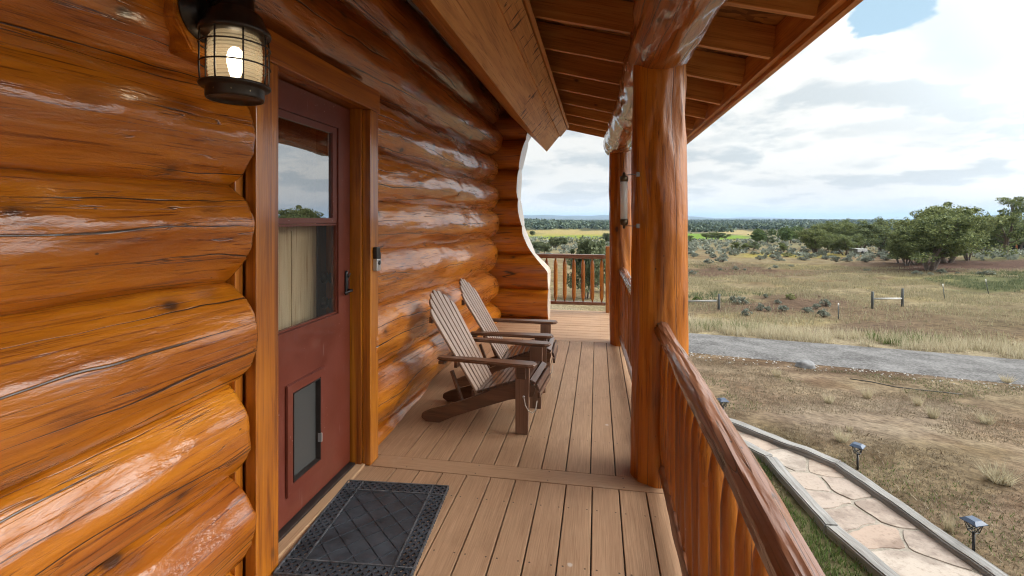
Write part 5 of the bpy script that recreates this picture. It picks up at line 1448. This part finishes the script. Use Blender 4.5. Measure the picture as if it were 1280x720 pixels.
# ------------------------------------------------------------------ fence pieces and shed
def fence_brace(a, b, rail_y, ta, tb, label):
    pa, pb = gpt(*a), gpt(*b); t = thing('fence_brace', label, 'fence', (pa+pb)/2, 0, 'wooden fence braces in the field')
    o = (pa+pb)/2
    def hgt(p, by, ty): return (by-ty)*(-p.x*sn+p.y*cs)/FPX
    ha, hb = hgt(pa, a[1], ta), hgt(pb, b[1], tb); r = .062
    for p, h in ((pa, ha), (pb, hb)):
        tube('post', [p-o-Vector((0,0,.1)), p-o+Vector((0,0,h*.5)), p-o+Vector((.015,0,h))], [r,r*.97,r*.92], M['postwood'], t, 12)
    za = hgt(pa, a[1], rail_y); zb_ = hgt(pb, b[1], rail_y-.5)
    d = (pb-pa).normalized()*.075
    tube('rail', [pa-o+d+Vector((0,0,za)), pb-o-d+Vector((0,0,zb_))], .042, M['railgrey'], t, 10)
    return t
fence_brace((1090.4,385), (1128,383), 373.5, 364.5, 360.5, 'fence brace of two dark posts and a grey rail alone in the dry grass')
fence_brace((857,385), (898.6,387), 376.5, 365.5, 367.5, 'wooden fence brace beside the near porch post, a bright green bush behind its rail')
def tpost(px, by, ty, lean, label):
    p = gpt(px, by); h = (by-ty)*(-p.x*sn+p.y*cs)/FPX; t = thing('steel_fence_post', label, 'fence post', p, 0, 'thin steel posts in the field')
    tube('post', [(0,0,-.1),(lean*h*.85,0,h*.82)], .022, M['postwood'], t, 6); tube('white_tip', [(lean*h*.84,0,h*.80),(lean*h,0,h)], .026, M['white'], t, 8)
tpost(1181, 374, 355, -.12, 'thin steel post with a white tip in the dry grass right of the fence brace')
tpost(1236, 367, 349, -.2, 'thin steel post with a white tip standing in the green patch')
tpost(1048, 397.5, 379, 0, 'thin steel post with a pale tip right of the sagebrush clump')
p = gpt(1252, 312.5); d = -p.x*sn+p.y*cs; k = d/FPX
sh = thing('shed', 'low shed with a blue grey metal roof and orange posts behind an open juniper', 'shed', p, rad(-38))
w2 = 46*k
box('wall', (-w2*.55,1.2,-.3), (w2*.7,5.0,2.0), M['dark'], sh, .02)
box('side_wall', (-w2*.42,.55,-.3), (-w2*.26,.75,2.02), M['green_wall'], sh, .02)
for x in (-.14, .28, .6): box('post', (w2*x-.14,.35,-.3), (w2*x+.14,.62,2.05), M['orange_post'], sh, .02)
rv = [(-w2*.7,.0,2.02),(w2*.85,.0,2.02),(w2*.85,3.2,3.9),(-w2*.7,3.2,3.9),(-w2*.7,6.2,2.2),(w2*.85,6.2,2.2)]
rv2 = [(x, y, z+.12) for x, y, z in rv]
raw('roof', rv+rv2, [(1,0,3,2),(2,3,4,5),(6,7,8,9),(9,8,11,10),(0,1,7,6),(1,2,8,7),(3,0,6,9),(4,3,9,10),(2,5,11,8),(5,4,10,11)], M['roof_metal'], sh)
lv = gpt(1072, 318.5)
car = thing('parked_trailer', 'pale flat trailer half hidden under the juniper row', 'trailer', lv, rad(25))
k = (-lv.x*sn+lv.y*cs)/FPX
box('bed', (-8*k,-.8,.45), (8*k,.8,.95), M['railgrey'], car, .05); box('tongue', (8*k,-.06,.45), (8*k+1.2,.06,.58), M['postwood'], car, .01)
for s in (-1, 1): lathe('wheel', [(.0001,-.1),(.3,-.1),(.34,-.06),(.34,.06),(.3,.1),(.0001,.1)], M['black'], car, 20, (0, s*.92, .34), (rad(90),0,0))

# ================================================================== AIR
hz = box('haze', (-26500,-26500,-75), (26500,26500,140), None, None, 0) if False else None
m = bpy.data.materials.new('haze_air'); m.use_nodes = True; nt = NT(m); nt.n.remove(nt.n['Principled BSDF'])
pv = nt.new('ShaderNodeVolumePrincipled'); pv.inputs['Color'].default_value = (.52,.73,1.0,1); pv.inputs['Density'].default_value = 8e-5
nt.link(pv.outputs[0], nt.n['Material Output'].inputs['Volume'])
S = 26500
raw_v = [(x*S, y*S, z) for z in (-90, 160) for x, y in ((-1,-1),(1,-1),(1,1),(-1,1))]
hz = raw('haze', raw_v, [(3,2,1,0),(4,5,6,7),(0,1,5,4),(1,2,6,5),(2,3,7,6),(3,0,4,7)], m); tag(hz, kind='stuff')

# ================================================================== SKY, SUN
SUN_EL, SUN_AZ = rad(38), rad(82)      # azimuth clockwise from +Y
W_ = bpy.data.worlds.new('World'); SC.world = W_; W_.use_nodes = True
nt = NT(W_); bg = nt.n['Background']
sky = nt.new('ShaderNodeTexSky', sky_type='NISHITA'); sky.sun_disc = False; sky.sun_elevation = SUN_EL; sky.sun_rotation = SUN_AZ; sky.altitude = 1900; sky.dust_density = 1.0
tc = nt.new('ShaderNodeTexCoord'); d = tc.outputs['Generated']
x, y, z = nt.sep(d); zc = nt.math('MAXIMUM', z, .0)
den = nt.math('ADD', zc, .20)
p = nt.comb(nt.math('DIVIDE', x, den), nt.math('DIVIDE', y, den), 0.0)
n1 = nt.noise(p, 1.25, 9, .56, .15); n1b = nt.noise(nt.vmath('MULTIPLY', p, (1.07,1.07,1)), 1.25, 5, .52, .15)
n2 = nt.noise(nt.vmath('ADD', p, (13.1,4.7,2.0)), 1.5, 8, .55, .1); n2b = nt.noise(nt.vmath('ADD', nt.vmath('MULTIPLY', p, (1.09,1.09,1)), (13.1,4.7,2.0)), 1.5, 4, .52, .1); n3 = nt.noise(nt.vmath('ADD', p, (3.3,21.0,5.0)), .42, 3, .5)
puff = nt.noise(nt.vmath('ADD', p, (5.0,9.0,1.0)), 5.5, 7, .62, .2)
hole = Vector(ray(1112, 14)).normalized()
hd = nt.new('ShaderNodeVectorMath', operation='DISTANCE'); nt.link(d, hd.inputs[0]); hd.inputs[1].default_value = hole
hm = nt.math('SUBTRACT', 1, nt.smooth(hd.outputs['Value'], .0, .15))
cov = nt.math('SUBTRACT', nt.math('ADD', nt.math('ADD', nt.math('MULTIPLY', n1, .75), nt.math('MULTIPLY', puff, .25)), .17), nt.math('MULTIPLY', hm, .34))
gr = Vector(ray(1245, 52)).normalized(); gd = nt.new('ShaderNodeVectorMath', operation='DISTANCE'); nt.link(d, gd.inputs[0]); gd.inputs[1].default_value = gr
gm = nt.math('SUBTRACT', 1, nt.smooth(nt.math('ADD', gd.outputs['Value'], nt.math('MULTIPLY', nt.math('SUBTRACT', n2, .5), .22)), .03, .17))
cov = nt.smooth(cov, .40, .45)
shade = nt.math('MAXIMUM', nt.math('MULTIPLY', nt.smooth(nt.math('ADD', nt.math('MULTIPLY', n2, .82), nt.math('MULTIPLY', puff, .18)), .475, .575), nt.smooth(nt.math('SUBTRACT', n2, n2b), -.10, .05)), nt.math('MULTIPLY', nt.smooth(nt.math('SUBTRACT', n1, n1b), .0, .14), .7))                                         # grey undersides
CLOUD = 4.7; GLOW = 14.0
shade = nt.math('MAXIMUM', shade, nt.math('MULTIPLY', gm, 1.15))
lit = nt.mix(nt.math('MULTIPLY', shade, .78), (CLOUD*1.0,CLOUD*1.0,CLOUD*.995), (CLOUD*.60,CLOUD*.675,CLOUD*.745))
lit = nt.mix(nt.smooth(n3, .40, .68), lit, nt.mix(1, lit, (1.16,1.16,1.15), 'MULTIPLY'))
# glow round the sun, added to the clouds to brighten the porch
dv = Vector((math.sin(SUN_AZ)*math.cos(SUN_EL), math.cos(SUN_AZ)*math.cos(SUN_EL), math.sin(SUN_EL)))
sd_ = nt.new('ShaderNodeVectorMath', operation='DOT_PRODUCT'); nt.link(d, sd_.inputs[0]); sd_.inputs[1].default_value = dv
glow = nt.math('POWER', nt.math('MAXIMUM', sd_.outputs['Value'], 0.0), 8.0)
sun_gain = nt.math('ADD', 1.0, nt.math('MULTIPLY', glow, GLOW))
lit = nt.mix(1, lit, nt.comb(sun_gain, sun_gain, nt.math('MULTIPLY', sun_gain, .97)), 'MULTIPLY')
skyc = nt.mix(.75, sky.outputs[0], (CLOUD*.60,CLOUD*.83,CLOUD*.93))
col = nt.mix(cov, skyc, lit)
hzn = nt.math('MULTIPLY', nt.math('SUBTRACT', 1, nt.smooth(z, .0, .10)), .55)
col = nt.mix(hzn, col, (CLOUD*1.03,CLOUD*1.03,CLOUD*1.03))
nt.link(col, bg.inputs['Color']); bg.inputs['Strength'].default_value = .11
W_.cycles.sampling_method = 'MANUAL'; W_.cycles.sample_map_resolution = 512
sl_ = bpy.data.lights.new('sun', 'SUN'); sl_.energy = .5; sl_.angle = rad(28); sl_.color = (1,.95,.88)
so_ = bpy.data.objects.new('sun', sl_); link(so_)
dv = Vector((math.sin(SUN_AZ)*math.cos(SUN_EL), math.cos(SUN_AZ)*math.cos(SUN_EL), math.sin(SUN_EL)))
so_.rotation_euler = dv.to_track_quat('Z', 'Y').to_euler(); so_.location = (6,-8,14)

# ================================================================== CAMERA
cd = bpy.data.cameras.new('camera'); cam = bpy.data.objects.new('camera', cd); link(cam)
cd.sensor_width = 36; cd.lens = FPX/1280*36; cd.shift_y = -(360-CY)/1280; cd.clip_start = .05; cd.clip_end = 60000
cam.location = (0, 0, EYE); cam.rotation_euler = (rad(90), 0, YAW)
SC.camera = cam
SC.view_settings.view_transform = 'Standard'; SC.view_settings.look = 'None'; SC.view_settings.gamma = 1; SC.view_settings.exposure = .88
SC.render.engine = 'CYCLES'; cy = SC.cycles; cy.pixel_filter_type = 'BLACKMAN_HARRIS'; cy.filter_width = 1.15
cy.use_denoising = True; cy.max_bounces = 10; cy.diffuse_bounces = 5; cy.glossy_bounces = 4; cy.transparent_max_bounces = 12; cy.volume_bounces = 0
cy.sample_clamp_indirect = 8; cy.caustics_reflective = False; cy.caustics_refractive = False
try: cy.denoiser = 'OPENIMAGEDENOISE'; cy.denoising_input_passes = 'RGB_ALBEDO_NORMAL'; cy.denoising_prefilter = 'ACCURATE'
except Exception: pass
